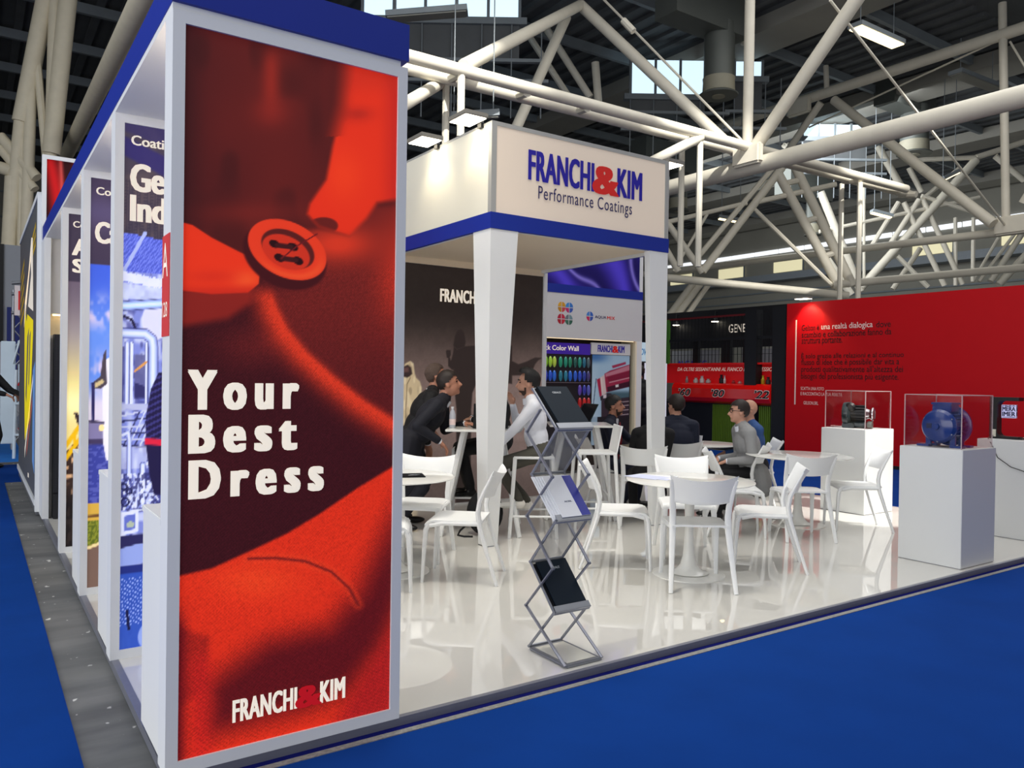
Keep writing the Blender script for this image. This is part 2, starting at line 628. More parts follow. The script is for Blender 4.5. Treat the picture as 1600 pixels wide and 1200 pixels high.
def art_red(u, v):
    x, y = HQ(u, v)
    n = len(u)
    c = np.tile(np.array([84, 27, 27]) / 255.0, (n, 1))
    n1 = vnoise(x / 45, y / 60, 3)
    n2 = vnoise(x / 110, y / 90, 5)
    c = mixc(c, (58, 22, 25), sst(330, 285, x) * 0.7)
    c = mixc(c, (118, 34, 29), n2 * 0.55 * sst(300, 360, x))
    c = mixc(c, (52, 20, 22), sst(0.55, 0.9, n1) * 0.35)
    c = mixc(c, (165, 44, 32), np.exp(-((x - 425) / 14) ** 2) * sst(40, 90, y) * sst(190, 120, y) * 0.75)
    c = mixc(c, (150, 40, 32), np.exp(-((x - 425) / 30) ** 2 - ((y - 160) / 24) ** 2) * 0.6)
    c = mixc(c, (122, 36, 31), np.exp(-((x - 400) / 80) ** 2 - ((y - 320) / 18) ** 2) * 0.7)
    # blurred hand, upper right
    d = poly_sd(x, y, [(545, 60), (640, 70), (640, 300), (588, 345), (548, 358), (500, 342), (482, 322), (486, 306), (512, 268), (522, 215), (538, 150)])
    soft = np.where(y < 200, 20, 5)
    k = sst(1, -1, d / soft)
    finger = np.tile(np.array([240, 52, 28]) / 255.0, (n, 1))
    finger = mixc(finger, (190, 36, 32), sst(590, 630, x) * 0.8)
    finger = mixc(finger, (170, 36, 30), np.exp(-((x - 560) / 26) ** 2 - ((y - 165) / 12) ** 2) * 0.6)
    finger = mixc(finger, (200, 44, 30), sst(150, 100, y) * 0.5)
    finger = mixc(finger, (255, 66, 30), np.exp(-((x - 540) / 30) ** 2 - ((y - 262) / 40) ** 2) * 0.8)
    c = c + (finger - c) * k[:, None]
    dn = ((x - 507) / 24) ** 2 + ((y - 341) / 14) ** 2
    c = mixc(c, (108, 32, 28), sst(1.15, 0.75, dn) * k)
    # cloth behind, right
    d = poly_sd(x, y, [(440, 350), (500, 345), (548, 356), (575, 330), (592, 305), (640, 298), (640, 800), (300, 800), (300, 520), (410, 430)])
    k = sst(6, -6, d)
    cl = np.tile(np.array([116, 34, 30]) / 255.0, (n, 1))
    cl = mixc(cl, (226, 58, 34), np.exp(-((x - 530) / 60) ** 2 - ((y - 370) / 28) ** 2))
    cl = mixc(cl, (190, 48, 32), np.exp(-((x - 625) / 35) ** 2 - ((y - 420) / 90) ** 2) * 0.9)
    cl = mixc(cl, (84, 24, 26), sst(430, 640, y) * 0.8)
    cl = mixc(cl, (80, 26, 26), np.exp(-((x - 600) / 30) ** 2 - ((y - 303) / 9) ** 2) * 0.9)
    c = c + (cl - c) * k[:, None]
    # dark body cloth in the middle
    ridge_pts = [(418, 432), (428, 470), (446, 506), (478, 545), (520, 583), (568, 622), (640, 668)]
    ry = np.interp(x, [418, 428, 446, 478, 520, 568, 640], [432, 470, 506, 545, 583, 622, 668])
    left = sst(-8, 8, y - ry) * sst(400, 430, y)
    left = np.where(x < 418, sst(440, 470, y), left)
    c = mixc(c, (62, 18, 24), left)
    c = mixc(c, (104, 30, 30), np.exp(-((x - 400) / 60) ** 2 - ((y - 530) / 35) ** 2) * 0.8)
    dr = line_d(x, y, ridge_pts)
    below = sst(-6, 10, y - ry)
    w_ = np.where(y - ry > 0, 26, 8)
    c = mixc(c, (232, 60, 34), np.exp(-(dr / w_) ** 2) * 0.95 * sst(415, 455, y))
    c = mixc(c, (74, 22, 26), np.exp(-((x - 420) / 55) ** 2 - ((y - 428) / 18) ** 2) * 0.8)
    # lower sleeve
    sy = np.interp(x, [270, 330, 400, 450, 500, 560, 640], [898, 884, 852, 828, 798, 757, 708])
    k = sst(-3, 4, y - sy)
    sl = np.tile(np.array([232, 50, 26]) / 255.0, (n, 1))
    sl = mixc(sl, (255, 66, 30), np.exp(-((x - 400) / 70) ** 2 - ((y - 905) / 30) ** 2))
    dark = poly_sd(x, y, [(420, 1010), (520, 985), (572, 925), (640, 770), (640, 900), (590, 1010), (540, 1075), (470, 1100), (330, 1140), (330, 1075)])
    sl = mixc(sl, (92, 18, 24), sst(45, -25, dark) * 0.95)
    sl = mixc(sl, (176, 30, 30), sst(12, -25, poly_sd(x, y, [(640, 940), (640, 1130), (500, 1160), (560, 1060), (590, 1010)])) * 0.9)
    sl = mixc(sl, (112, 20, 24), sst(10, -8, poly_sd(x, y, [(262, 975), (325, 995), (318, 1080), (262, 1110)])) * 0.5)
    sl = mixc(sl, (96, 16, 26), sst(302, 272, x) * sst(930, 990, y) * 0.85)
    sl = mixc(sl, (206, 34, 30), np.exp(-((x - 312) / 22) ** 2) * sst(1000, 1050, y) * 0.7)
    cre = line_d(x, y, [(388, 869), (430, 868), (478, 873), (520, 890), (548, 916), (562, 942)])
    sl = mixc(sl, (110, 26, 26), np.exp(-(cre / 2.6) ** 2) * 0.9)
    sl = mixc(sl, (250, 70, 36), np.exp(-((cre - 5) / 4) ** 2) * 0.35)
    c = c + (sl - c) * k[:, None]
    # knit texture
    kn = 0.5 + 0.5 * np.sin((x * 0.9 + y * 0.35) * 2.1) * np.sin((y - x * 0.25) * 2.0)
    ktex = np.maximum(sst(5, -5, d), np.maximum(left, k)) * sst(380, 420, y)
    fine = vnoise(x * 0.9, y * 0.9, 41) - 0.5
    c = c * (1 + ((kn - 0.5) * 0.22 * ktex + fine * 0.28 * ktex)[:, None])
    # left fingers
    d1 = poly_sd(x, y, [(270, 330), (300, 338), (330, 358), (372, 380), (396, 392), (407, 410), (405, 432), (388, 446), (330, 448), (270, 440)])
    d2 = poly_sd(x, y, [(270, 436), (330, 444), (395, 440), (392, 462), (356, 486), (270, 500)])
    c = mixc(c, (150, 38, 30), sst(10, -8, d2) * 0.9)
    k = sst(1.5, -1.5, d1)
    fg = np.tile(np.array([244, 56, 28]) / 255.0, (n, 1))
    fg = mixc(fg, (255, 84, 40), np.exp(-((x - 385) / 22) ** 2 - ((y - 425) / 14) ** 2))
    fg = mixc(fg, (205, 42, 28), sst(428, 448, y) * 0.8)
    fg = mixc(fg, (216, 46, 28), np.exp(-((x - 330) / 40) ** 2 - ((y - 420) / 10) ** 2) * 0.6)
    c = c + (fg - c) * k[:, None]
    # the button
    ca, sa = math.cos(math.radians(27)), math.sin(math.radians(27))

    def ring(cx, cy, a, b_):
        xx, yy = x - cx, y - cy
        return np.hypot((xx * ca + yy * sa) / a, (-xx * sa + yy * ca) / b_)
    c = mixc(c, (70, 20, 24), sst(1.05, 0.95, ring(446, 388, 70, 49)))
    q = ring(450, 378, 66, 43)
    c = mixc(c, (240, 62, 34), sst(1.02, 0.98, q))
    c = mixc(c, (255, 88, 44), sst(0.16, 0, np.abs(q - 0.88)) * sst(380, 420, y) * 0.7)
    q = ring(451, 377, 45, 28)
    c = mixc(c, (92, 30, 28), sst(1.04, 0.96, q))
    q2 = ring(448, 382, 41, 25)
    c = mixc(c, (212, 52, 32), sst(1.03, 0.95, q2))
    for hx, hy in ((430, 369), (459, 374), (438, 391), (467, 396)):
        c = mixc(c, (44, 14, 18), sst(1.1, 0.9, ring(hx, hy, 9, 6)))
    for p, q_ in (((434, 371), (456, 374)), ((442, 392), (464, 395))):
        c = mixc(c, (66, 24, 26), sst(4.5, 3, line_d(x, y, [p, q_])))
    c = mixc(c, (112, 26, 30), sst(1.6, 0.6, line_d(x, y, [(441, 392), (468, 371), (497, 354)])))
    return c


paint('button_print', F, PW, PH, 210, 640, art_red, tower, PR_LIT)


def uvpos(px, py):
    """inverse of HQ by iteration: print position of a point of the picture"""
    u0 = v0 = 0.5
    for _ in range(30):
        X_, Y_ = HQ(u0, v0)
        a, b_ = HQ(u0 + 1e-4, v0)
        c_, d_ = HQ(u0, v0 + 1e-4)
        J = np.array([[a - X_, c_ - X_], [b_ - Y_, d_ - Y_]]) / 1e-4
        du = np.linalg.solve(J, np.array([px - X_, py - Y_]))
        u0, v0 = u0 + du[0], v0 + du[1]
    return u0 * PW, v0 * PH


for word, bl, tr in (('Your', (291, 631), (469, 569)), ('Best', (292, 701), (466, 641)), ('Dress', (292, 774), (508, 715))):
    p, q = uvpos(*bl), uvpos(*tr)
    cap = uvpos(bl[0], {'Your': 569, 'Best': 641, 'Dress': 714}[word])[1] - p[1]
    text(word, F, p[0], p[1], LETT, tower, w=q[0] - p[0], h=cap, bold=0.075, space=1.5, lift=0.004, name='slogan')
p, q = uvpos(362, 1131), uvpos(541, 1092)
logo(F, p[0], p[1], q[0] - p[0], (uvpos(362, 1095)[1] - p[1]) * 0.98, LETT, LETRL, tower, lift=0.004)
# hall number plate on the left face
SM = side(FX0)
pm = mat('coral_red_plate', s8(214, 66, 68), 0.5, noise=0.02)
b = B().prism([(-3.154, 1.63), (-3.026, 1.63), (-3.026, 2.00), (-3.154, 2.00)], SM, 0.003, 0.0)
b.build('number_plate', pm, tower)
text('A', SM, -3.138, 1.845, LETW, tower, w=0.095, h=0.125, lift=0.005, name='plate_letter')
text('128', SM, -3.136, 1.700, LETW, tower, w=0.090, h=0.055, lift=0.005, name='plate_number')

# ---- second fin: general industry
fin2, F2, _, _ = fin(4.40, 'white light box with blue machine-hall print, next behind the red sewing tower')


def art_ind(u, v):
    n = len(u)
    x = 193 + 291 * u          # drawing frame: only its first quarter shows between the fins
    y = 1015 - 815 * v
    c = np.tile(np.array([64, 56, 70]) / 255.0, (n, 1))

    def P(poly, col, k=1.0, soft=0.8):
        nonlocal c
        c = mixc(c, col, sst(soft, -soft, poly_sd(x, y, poly)) * k)

    def L(pts, r, col, k=1.0, sh=True):
        nonlocal c
        d = line_d(x, y, pts)
        if sh:
            c = mixc(c, (52, 56, 120), sst(r * 1.25, r, d) * 0.8)
        c = mixc(c, col, sst(r, r * 0.8, d) * k)
        if sh and r > 3:
            c = mixc(c, (110, 124, 200), sst(r * 0.2, r * 0.9, d) * sst(r, r * 0.9, d) * 0.6)
            c = mixc(c, (246, 248, 255), sst(r * 0.3, 0, d) * 0.5)
    # upper dark part: roof seen through a dark veil
    c = mixc(c, (84, 72, 76), sst(0.4, 0.8, vnoise(x / 12, y / 22, 2)) * 0.7)
    P([(193, 220), (520, 330), (520, 370), (193, 250)], (42, 36, 98), 0.85, 3)
    P([(193, 196), (330, 196), (520, 260), (520, 290), (193, 212)], (48, 42, 92), 0.7, 3)
    c = mixc(c, (44, 38, 58), (((np.sin(x * 1.5) > 0.7) | (np.sin(y * 1.3 + x * 0.3) > 0.7)) & (y > 285)) * 0.5)
    lo = y > 368 + (x - 193) * 0.10
    base = np.tile(np.array([120, 130, 200]) / 255.0, (n, 1))
    base = mixc(base, (206, 212, 240), sst(0.4, 0.85, vnoise(x / 9, y / 14, 4)) * 0.75)
    base = mixc(base, (58, 60, 128), sst(0.45, 0.15, vnoise(x / 7, y / 10, 5)) * 0.65)
    c = np.where(lo[:, None], base, c)
    g = lo & (y < 428)
    c = mixc(c, (66, 80, 190), g * 0.9)
    c = mixc(c, (122, 136, 226), (g & ((np.sin((x + y * 0.6) * 1.6) > 0.75) | (np.sin((y - x * 0.5) * 1.6) > 0.75))) * 0.7)
    L([(193, 430), (228, 366)], 3.2, (160, 172, 224), 1, False)
    c = mixc(c, (222, 226, 244), (np.abs(y - 436 - (x - 193) * 0.12) < 5 + 4 * vnoise(x / 2, y / 5, 7)) * lo * 0.85)
    P([(193, 446), (300, 455), (300, 474), (193, 470)], (196, 204, 232), 0.8)
    c = mixc(c, (206, 206, 228), sst(1.05, 0.95, np.hypot((x - 246) / 22, (y - 503) / 30)))
    L([(193, 482), (300, 470)], 7, (186, 212, 240))
    L([(196, 498), (208, 503), (214, 516), (209, 524)], 2.4, (34, 30, 62), 1, False)
    L([(193, 524), (230, 524), (241, 532), (243, 545), (243, 632)], 7.5, (200, 212, 242))
    P([(193, 545), (196, 545), (196, 632), (193, 632)], (70, 70, 130))
    for xx, r in ((201, 3.6), (208, 2.6), (232, 2.4)):
        L([(xx, 540), (xx, 632)], r, (214, 220, 244))
    P([(213, 556), (230, 556), (230, 622), (213, 622)], (92, 92, 140), 0.9)
    L([(214, 582), (232, 568)], 2.0, (214, 150, 80), 1, False)
    P([(213, 600), (230, 606), (230, 625), (213, 625)], (44, 42, 92), 0.9)
    P([(193, 632), (300, 638), (300, 646), (193, 642)], (176, 180, 214))
    for k in range(6):
        L([(193, 652 + 9 * k), (257, 640 + 13 * k)], 1.6, (44, 44, 92) if k % 2 else (190, 194, 226), 1, False)
        L([(196 + 9 * k, 700), (222 + 9 * k, 646)], 1.3, (200, 204, 232) if k % 2 else (50, 50, 100), 1, False)
    P([(193, 700), (300, 700), (300, 735), (193, 735)], (206, 210, 236), 0.55)
    L([(195, 682), (204, 678), (206, 690), (206, 745)], 3.4, (206, 212, 240))
    L([(226, 745), (230, 730), (240, 726), (300, 730)], 4.0, (220, 224, 246))
    L([(228, 730), (228, 790)], 4.5, (212, 218, 244))
    m_ = (y > 742) & (y < 802) & lo
    mm = vnoise(x / 3.2, y / 4.2, 17)
    c = mixc(c, (44, 44, 100), (m_ & (mm < 0.42)) * 0.75)
    c = mixc(c, (224, 228, 246), (m_ & (mm > 0.66)) * 0.8)
    for cx, cy, r in ((198, 762, 5), (207, 770, 4), (200, 786, 6)):
        dd = np.abs(np.hypot(x - cx, y - cy) - r)
        c = mixc(c, (30, 30, 76), sst(2.0, 1.0, dd))
    P([(194, 802), (222, 798), (222, 834), (194, 838)], (216, 220, 240))
    P([(199, 808), (217, 805), (217, 829), (199, 832)], (96, 108, 190))
    c = mixc(c, (186, 196, 150), sst(7, 6, np.hypot(x - 209, (y - 822) * 1.3)) * 0.8)
    P([(193, 838), (520, 832), (520, 866), (193, 862)], (40, 38, 84))
    P([(193, 858), (222, 853), (300, 850), (300, 880), (193, 886)], (140, 156, 216))
    P([(193, 886), (520, 872), (520, 890), (193, 900)], (34, 44, 116))
    f_ = (y > 898) & lo
    c = mixc(c, (44, 76, 172), f_ * 0.95)
    c = mixc(c, (176, 192, 238), ((y > 905) & (y < 978) & lo & (np.sin((x * 1.1 + y * 0.9)) > 0.35) & (np.sin((y - x * 0.4) * 0.95) > 0.1)) * 0.8)
    P([(234, 866), (252, 862), (252, 945), (234, 950)], (22, 20, 48))
    P([(240, 905), (247, 903), (247, 925), (240, 927)], (230, 140, 40))
    L([(205, 956), (208, 985)], 2.5, (24, 26, 66), 1, False)
    c = mixc(c, (150, 168, 226), sst(26, 24, np.hypot(x - 248, y - 1000)) * 0.85)
    # navy sleeve with a red band in front
    P([(252, 585), (330, 560), (330, 778), (247, 778), (239, 745), (233, 700), (232, 655), (240, 610)], (32, 26, 64))
    ins = in_poly(x, y, [(252, 585), (330, 560), (330, 690), (233, 690), (232, 655), (240, 610)])
    c = mixc(c, (64, 60, 128), (ins & (np.sin(y * 1.9 - x * 0.3) > 0.4)) * 0.8)
    P([(231, 688), (330, 694), (330, 704), (231, 698)], (208, 34, 62))
    return c


paint('machine_hall_print', F2, PW, PH, 190, 330, art_ind, fin2, PR_LIT2)
text('Coating for', F2, 0.031, 2.549, LETW, fin2, w=0.33, h=0.066, bold=0.03, lift=0.004, name='headline')
text('General', F2, 0.027, 2.333, LETW, fin2, w=0.435, h=0.138, bold=0.06, lift=0.004, name='headline')
text('Industry', F2, 0.028, 2.138, LETW, fin2, w=0.475, h=0.172, bold=0.06, lift=0.004, name='headline')

# ---- third fin: sky, mirror arm, sea and road
fin3, F3, _, _ = fin(5.776, 'white light box with sky and road print, middle one of the aisle row')


def art_sky(u, v):
    n = len(u)
    x = 140 + 256 * u
    y = 920 - 643 * v
    c = np.tile(np.array([58, 48, 70]) / 255.0, (n, 1))
    c = mixc(c, (86, 76, 114), np.exp(-((y - 330) / 30) ** 2) * 0.7)

    def P(poly, col, k=1.0, soft=0.8):
        nonlocal c
        c = mixc(c, col, sst(soft, -soft, poly_sd(x, y, poly)) * k)
    sky = np.tile(np.array([58, 88, 200]) / 255.0, (n, 1))
    sky = mixc(sky, (96, 134, 220), sst(420, 520, y))
    cl = vnoise(x / 16, y / 17, 9) * 0.6 + vnoise(x / 6, y / 8, 10) * 0.4
    band = np.exp(-((y - 488) / 22) ** 2) + np.exp(-((y - 585) / 26) ** 2) * 1.2
    sky = mixc(sky, (196, 186, 222), np.clip(band * sst(0.3, 0.7, cl) * 1.2, 0, 1))
    sky = mixc(sky, (222, 208, 222), sst(585, 640, y) * 0.95)
    c = np.where((y > 413)[:, None], sky, c)
    P([(100, 662), (500, 655), (500, 692), (100, 692)], (124, 116, 156))
    sea = (y > 690)
    c = mixc(c, (56, 62, 146), sea * 1.0)
    c = mixc(c, (92, 98, 176), (sea & (vnoise(x / 8, y / 2.2, 12) > 0.62)) * 0.7)
    P([(100, 687), (500, 687), (500, 695), (100, 695)], (64, 54, 88))
    c = mixc(c, (204, 162, 66), (y > 788) * 1.0)
    P([(100, 808), (150, 806), (500, 796), (500, 800), (150, 810), (100, 812)], (96, 62, 40))
    gr = (y > 816)
    c = mixc(c, (128, 132, 44), gr * 1.0)
    c = mixc(c, (76, 90, 28), (gr & (vnoise(x / 2.2, y / 2.2, 13) > 0.5)) * 0.8)
    P([(100, 868), (160, 852), (500, 770), (500, 960), (100, 960)], (112, 88, 78))
    P([(100, 866), (160, 850), (500, 768), (500, 774), (160, 855), (100, 871)], (232, 206, 150))
    # mirror on its arms and the edge of a lorry cab
    P([(164, 590), (170, 560), (300, 520), (300, 735), (172, 720), (166, 690)], (232, 228, 236))
    P([(165, 553), (170, 545), (172, 600), (160, 608), (147, 606), (146, 598), (160, 588)], (70, 60, 72))
    P([(148, 600), (164, 592), (168, 597), (152, 606)], (196, 176, 130))
    P([(144, 597), (150, 597), (151, 660), (146, 660)], (40, 36, 84))
    P([(136, 656), (168, 659), (168, 663), (136, 660)], (60, 52, 80))
    c = mixc(c, (242, 220, 150), sst(5.5, 4.5, np.hypot(x - 163, y - 669)))
    return c


paint('sky_and_road_print', F3, PW, PH, 130, 260, art_sky, fin3, PR_LIT2)
text('Coating for', F3, 0.031, 2.548, LETW, fin3, w=0.33, h=0.066, bold=0.03, lift=0.004, name='headline')
text('Car', F3, 0.026, 2.250, LETW, fin3, w=0.195, h=0.138, bold=0.06, lift=0.004, name='headline')

# ---- fourth fin: yellow haze and digger
fin4, F4, _, _ = fin(7.21, 'white light box with yellow digger print, last of the aisle row')


def art_dig(u, v):
    n = len(u)
    U = u * 3.2
    c = np.tile(np.array([56, 48, 66]) / 255.0, (n, 1))
    hz = np.tile(np.array([150, 140, 140]) / 255.0, (n, 1))
    hz = mixc(hz, (226, 206, 132), sst(0.66, 0.45, v))
    hz = mixc(hz, (250, 236, 170), np.exp(-((v - 0.43) / 0.05) ** 2))
    hz = mixc(hz, (96, 84, 100), sst(0.6, 0.80, v))
    c = np.where((v < 0.80)[:, None], hz, c)
    k = v < 0.29 + 0.10 * U
    rk = vnoise(U * 12, v * 80, 15)
    rock = np.tile(np.array([54, 38, 34]) / 255.0, (n, 1))
    rock = mixc(rock, (206, 164, 126), sst(0.5, 0.75, rk))
    rock = mixc(rock, (24, 20, 22), sst(0.2, 0.12, v) * 0.9)
    c = np.where(k[:, None], rock, c)
    for p in (((0.0, 0.98), (0.9, 1.45)), ((0.0, 0.86), (0.9, 1.30)), ((0.2, 0.98), (0.25, 1.1)), ((0.42, 1.08), (0.47, 1.22))):
        c = mixc(c, (228, 176, 20), sst(0.02, 0.0, line_d(U, v * 3.2, list(p)) - 0.022))
    c = mixc(c, (52, 34, 40), sst(0.02, 0, np.maximum(np.abs(U - 0.30 + (v - 0.385) * 3), np.abs(v - 0.385) * 3.2) - 0.05))
    return c


paint('digger_print', F4, PW, PH, 80, 200, art_dig, fin4, PR_LIT2)
text('Coating for', F4, 0.031, 2.548, LETW, fin4, w=0.33, h=0.066, bold=0.03, lift=0.004, name='headline')
text('Agri', F4, 0.024, 2.300, LETW, fin4, w=0.30, h=0.172, bold=0.06, lift=0.004, name='headline')
text('System', F4, 0.028, 2.170, LETW, fin4, w=0.50, h=0.140, bold=0.06, lift=0.004, name='headline')

# ---- low counters standing against the back of the fins
ctr_g = 'low white counters between the aisle light boxes'
for y0, y1, lab in ((3.152, 3.535, 'low white counter behind the red sewing tower'), (4.53, 4.905, 'low white counter behind the blue machine-hall light box'), (5.906, 6.281, 'low white counter behind the sky and road light box')):
    t = thing('display_counter', lab, 'counter', (FX0, y0, 0.04), 0, ctr_g)
    bx('body', WHITE, t, FX0 + 0.004, FX1 - 0.02, y0 + 0.002, y1 - 0.004, 0.06, 0.925)
    bx('plinth', ALUD, t, FX0 + 0.03, FX1 - 0.04, y0 + 0.01, y1 - 0.03, 0.04, 0.06)
    bx('counter_top', WHITE, t, FX0, FX1 - 0.01, y0, y1, 0.925, 0.953, bev=0.003)

# ---- blue beam over the fins, with its white soffit
bm_ = thing('header_beam', 'long deep blue header beam above the white light boxes', 'beam', (FX0, 3.022, 2.80))
bx('fascia', BLUE, bm_, FX0 - 0.003, FX0 + 0.02, 3.012, 9.37, 2.825, 2.962)
bx('fascia', BLUE, bm_, FX0 + 0.02, FX1, 3.012, 3.04, 2.825, 2.978)
bx('fascia', BLUE, bm_, FX1 - 0.03, FX1, 3.04, 9.37, 2.825, 2.978)
bx('soffit', WHITE, bm_, FX0, FX1 - 0.03, 3.03, 9.37, 2.80, 2.825)
bx('top_board', WHITE, bm_, FX0 + 0.02, FX1 - 0.03, 3.04, 9.37, 2.93, 2.95)

# ================================================================ BACK WALL OF THE STAND (plane Y = 9.38)
YB = 9.38
bw = thing('wall_back', 'white back wall of the stand with printed satin frieze', 'wall', (4.7, YB, 0))
bw['kind'] = 'structure'
del bw['category']
bx('wall_panel', WHITE, bw, 0.57, 5.70, YB, YB + 0.06, 0.04, 2.80)
bx('frieze_frame', P_FRAME, bw, 0.568, 0.608, YB - 0.02, YB + 0.06, 2.80, 3.70)
bx('frieze_frame', P_FRAME, bw, 0.608, 8.90, YB - 0.02, YB + 0.06, 3.66, 3.70)
bx('frieze_frame', P_FRAME, bw, 8.88, 8.94, YB - 0.02, YB + 0.06, 2.90, 3.70)
bx('frieze_board', WHITE, bw, 0.608, 8.88, YB, YB + 0.06, 2.80, 3.66)
bx('blue_stripe', BLUE, bw, 5.76, 8.94, YB - 0.025, YB, 2.775, 2.905)


def art_satin(u, v):
    n = len(u)
    L = u * 8.27
    h = v * 0.86
    f = L * 2.6 + 8 * np.minimum(L, 0.5) + h * 2.2 + 1.8 * vnoise(L * 0.9, h * 1.3, 21) + 0.8 * vnoise(L * 2.3, h * 2, 22)
    s = 0.5 + 0.5 * np.sin(f * 2.0)
    s2 = np.exp(-((np.mod(f * 0.8 + 0.4 * np.sin(h * 4), 2.6) - 1.3) / 0.16) ** 2)
    t = np.clip((L - 3.2) / 2.0, 0, 1)
    dk = np.array([46, 6, 10]) * (1 - t)[:, None] + np.array([22, 14, 84]) * t[:, None]
    md = np.array([196, 20, 24]) * (1 - t)[:, None] + np.array([74, 58, 190]) * t[:, None]
    hl = np.array([236, 92, 84]) * (1 - t)[:, None] + np.array([150, 138, 232]) * t[:, None]
    c = dk + (md - dk) * (s ** 1.4)[:, None]
    c = c + (hl - c) * (s2 * 0.75)[:, None]
    return c / 255.0


paint('satin_frieze_print', front(YB - 0.002, 0.608, 2.80), 8.27, 0.86, 700, 70, art_satin, bw, print_mat('satin_frieze_print', emit=0.2))
# end bay at the left: pale wall, lit recess, black perforated cabinet
eb = thing('end_bay_wall', 'pale wall panel closing the aisle row, with a lit recess', 'panel', (0.6, 9.0, 0.04))
bx('frame_post', P_FRAME, eb, 0.568, 0.625, 8.96, 9.36, 0.04, 2.80)
bx('upper_panel', mat('pale_grey_panel', s8(196, 194, 190), 0.5, noise=0.02), eb, 0.625, 1.50, 9.0, 9.1, 2.06, 2.80)
bx('recess_back', mat('warm_recess_paint', s8(236, 222, 192), 0.5, noise=0.02), eb, 0.625, 1.50, 9.12, 9.2, 1.85, 2.06)
bx('recess_light', mat('recess_strip_light', s8(255, 226, 170), 0.4, emit=4.0), eb, 0.65, 1.48, 9.05, 9.07, 2.045, 2.058)
bx('lower_panel', WHITE, eb, 0.625, 1.50, 9.05, 9.2, 0.04, 1.85)
cab = thing('perforated_cabinet', 'tall black cabinet with perforated front at the end of the aisle row', 'cabinet', (1.0, 8.85, 0.04))
PERF = mat('black_perforated_sheet', s8(30, 31, 36), 0.5, metal=0.3, noise=0.1)
nt = PERF.node_tree
tc = nt.nodes['Texture Coordinate']
vo = nt.nodes.new('ShaderNodeTexVoronoi'); vo.inputs['Scale'].default_value = 60; vo.inputs['Randomness'].default_value = 0
nt.links.new(tc.outputs['Object'], vo.inputs['Vector'])
rp = nt.nodes.new('ShaderNodeValToRGB'); rp.color_ramp.elements[0].position = 0.25; rp.color_ramp.elements[1].position = 0.35
rp.color_ramp.elements[0].color = (0.002, 0.002, 0.003, 1); rp.color_ramp.elements[1].color = (*s8(44, 45, 52), 1)
nt.links.new(vo.outputs['Distance'], rp.inputs['Fac']); nt.links.new(rp.outputs['Color'], PERF.node_tree.nodes['Principled BSDF'].inputs['Base Color'])
bx('body', BLACK, cab, 0.655, 1.49, 8.92, 9.04, 0.05, 1.855)
bx('perforated_door', PERF, cab, 0.66, 1.485, 8.90, 8.92, 0.30, 1.85)
bx('base_panel', DARK, cab, 0.66, 1.485, 8.895, 8.92, 0.045, 0.285)

# ================================================================ CANOPY WITH THE SIGN
CX0, CX1, CY0, CY1, CZ0, CZS, CZ1 = 3.64, 5.757, 5.677, 7.75, 2.773, 2.911, 3.69
cp = thing('sign_canopy', 'white canopy box carrying the big company sign on tapered columns', 'canopy', (4.7, 6.7, CZ0))
SIGNM = mat('backlit_sign_textile', s8(222, 206, 188), 0.6, emit=0.21, noise=0.015, scale=1.5)
LSIDE = mat('cream_canopy_textile', s8(226, 222, 206), 0.6, noise=0.01, scale=2)
bx('sign_face', SIGNM, cp, CX0 + 0.05, CX1 - 0.05, CY0 + 0.006, CY0 + 0.03, CZS, CZ1 - 0.035)
bx('side_face', LSIDE, cp, CX0, CX0 + 0.03, CY0 + 0.05, CY1, CZS, CZ1 - 0.02)
bx('side_face', LSIDE, cp, CX1 - 0.03, CX1, CY0 + 0.05, CY1, CZS, CZ1 - 0.02)
FRM = mat('grey_sign_frame', s8(176, 176, 172), 0.45, metal=0.2, noise=0.03)
bx('frame_post', FRM, cp, CX0 - 0.002, CX0 + 0.05, CY0, CY0 + 0.05, CZS, CZ1)
bx('frame_post', FRM, cp, CX1 - 0.05, CX1 + 0.002, CY0, CY0 + 0.05, CZS, CZ1)
bx('frame_rail', FRM, cp, CX0 + 0.05, CX1 - 0.05, CY0, CY0 + 0.05, CZ1 - 0.035, CZ1)
bx('frame_rail', FRM, cp, CX0 - 0.002, CX0 + 0.05, CY0 + 0.05, CY1, CZ1 - 0.02, CZ1)
bx('frame_rail', FRM, cp, CX1 - 0.05, CX1 + 0.002, CY0 + 0.05, CY1, CZ1 - 0.02, CZ1)
bx('blue_band', BLUE, cp, CX0 - 0.006, CX1 + 0.006, CY0 - 0.006, CY0 + 0.03, CZ0, CZS)
bx('blue_band', BLUE, cp, CX0 - 0.006, CX0 + 0.03, CY0 + 0.03, CY1, CZ0, CZS)
bx('blue_band', BLUE, cp, CX1 - 0.03, CX1 + 0.006, CY0 + 0.03, CY1, CZ0, CZS)
SOF = mat('cream_soffit', s8(240, 224, 196), 0.55, noise=0.02, scale=1)
bx('soffit', SOF, cp, CX0 + 0.03, CX1 - 0.03, CY0 + 0.03, CY1, CZ0 + 0.03, CZ0 + 0.05)
bx('soffit_rim', P_FRAME, cp, CX0 + 0.03, CX1 - 0.03, CY0 + 0.03, CY0 + 0.06, CZ0 - 0.002, CZ0 + 0.03)
bx('soffit_rim', P_FRAME, cp, CX0 + 0.03, CX0 + 0.06, CY0 + 0.06, CY1, CZ0 - 0.002, CZ0 + 0.03)
bx('soffit_rim', P_FRAME, cp, CX1 - 0.06, CX1 - 0.03, CY0 + 0.06, CY1, CZ0 - 0.002, CZ0 + 0.03)
FC = front(CY0)
logo(FC, 4.022, 3.245, 1.37, 0.262, LETB, LETR, cp, lift=0.001)
text('Performance Coatings', FC, 4.136, 3.052, LETS, cp, w=1.125, h=0.155, bold=0.004, space=1.12, lift=0.001, name='tag_line')
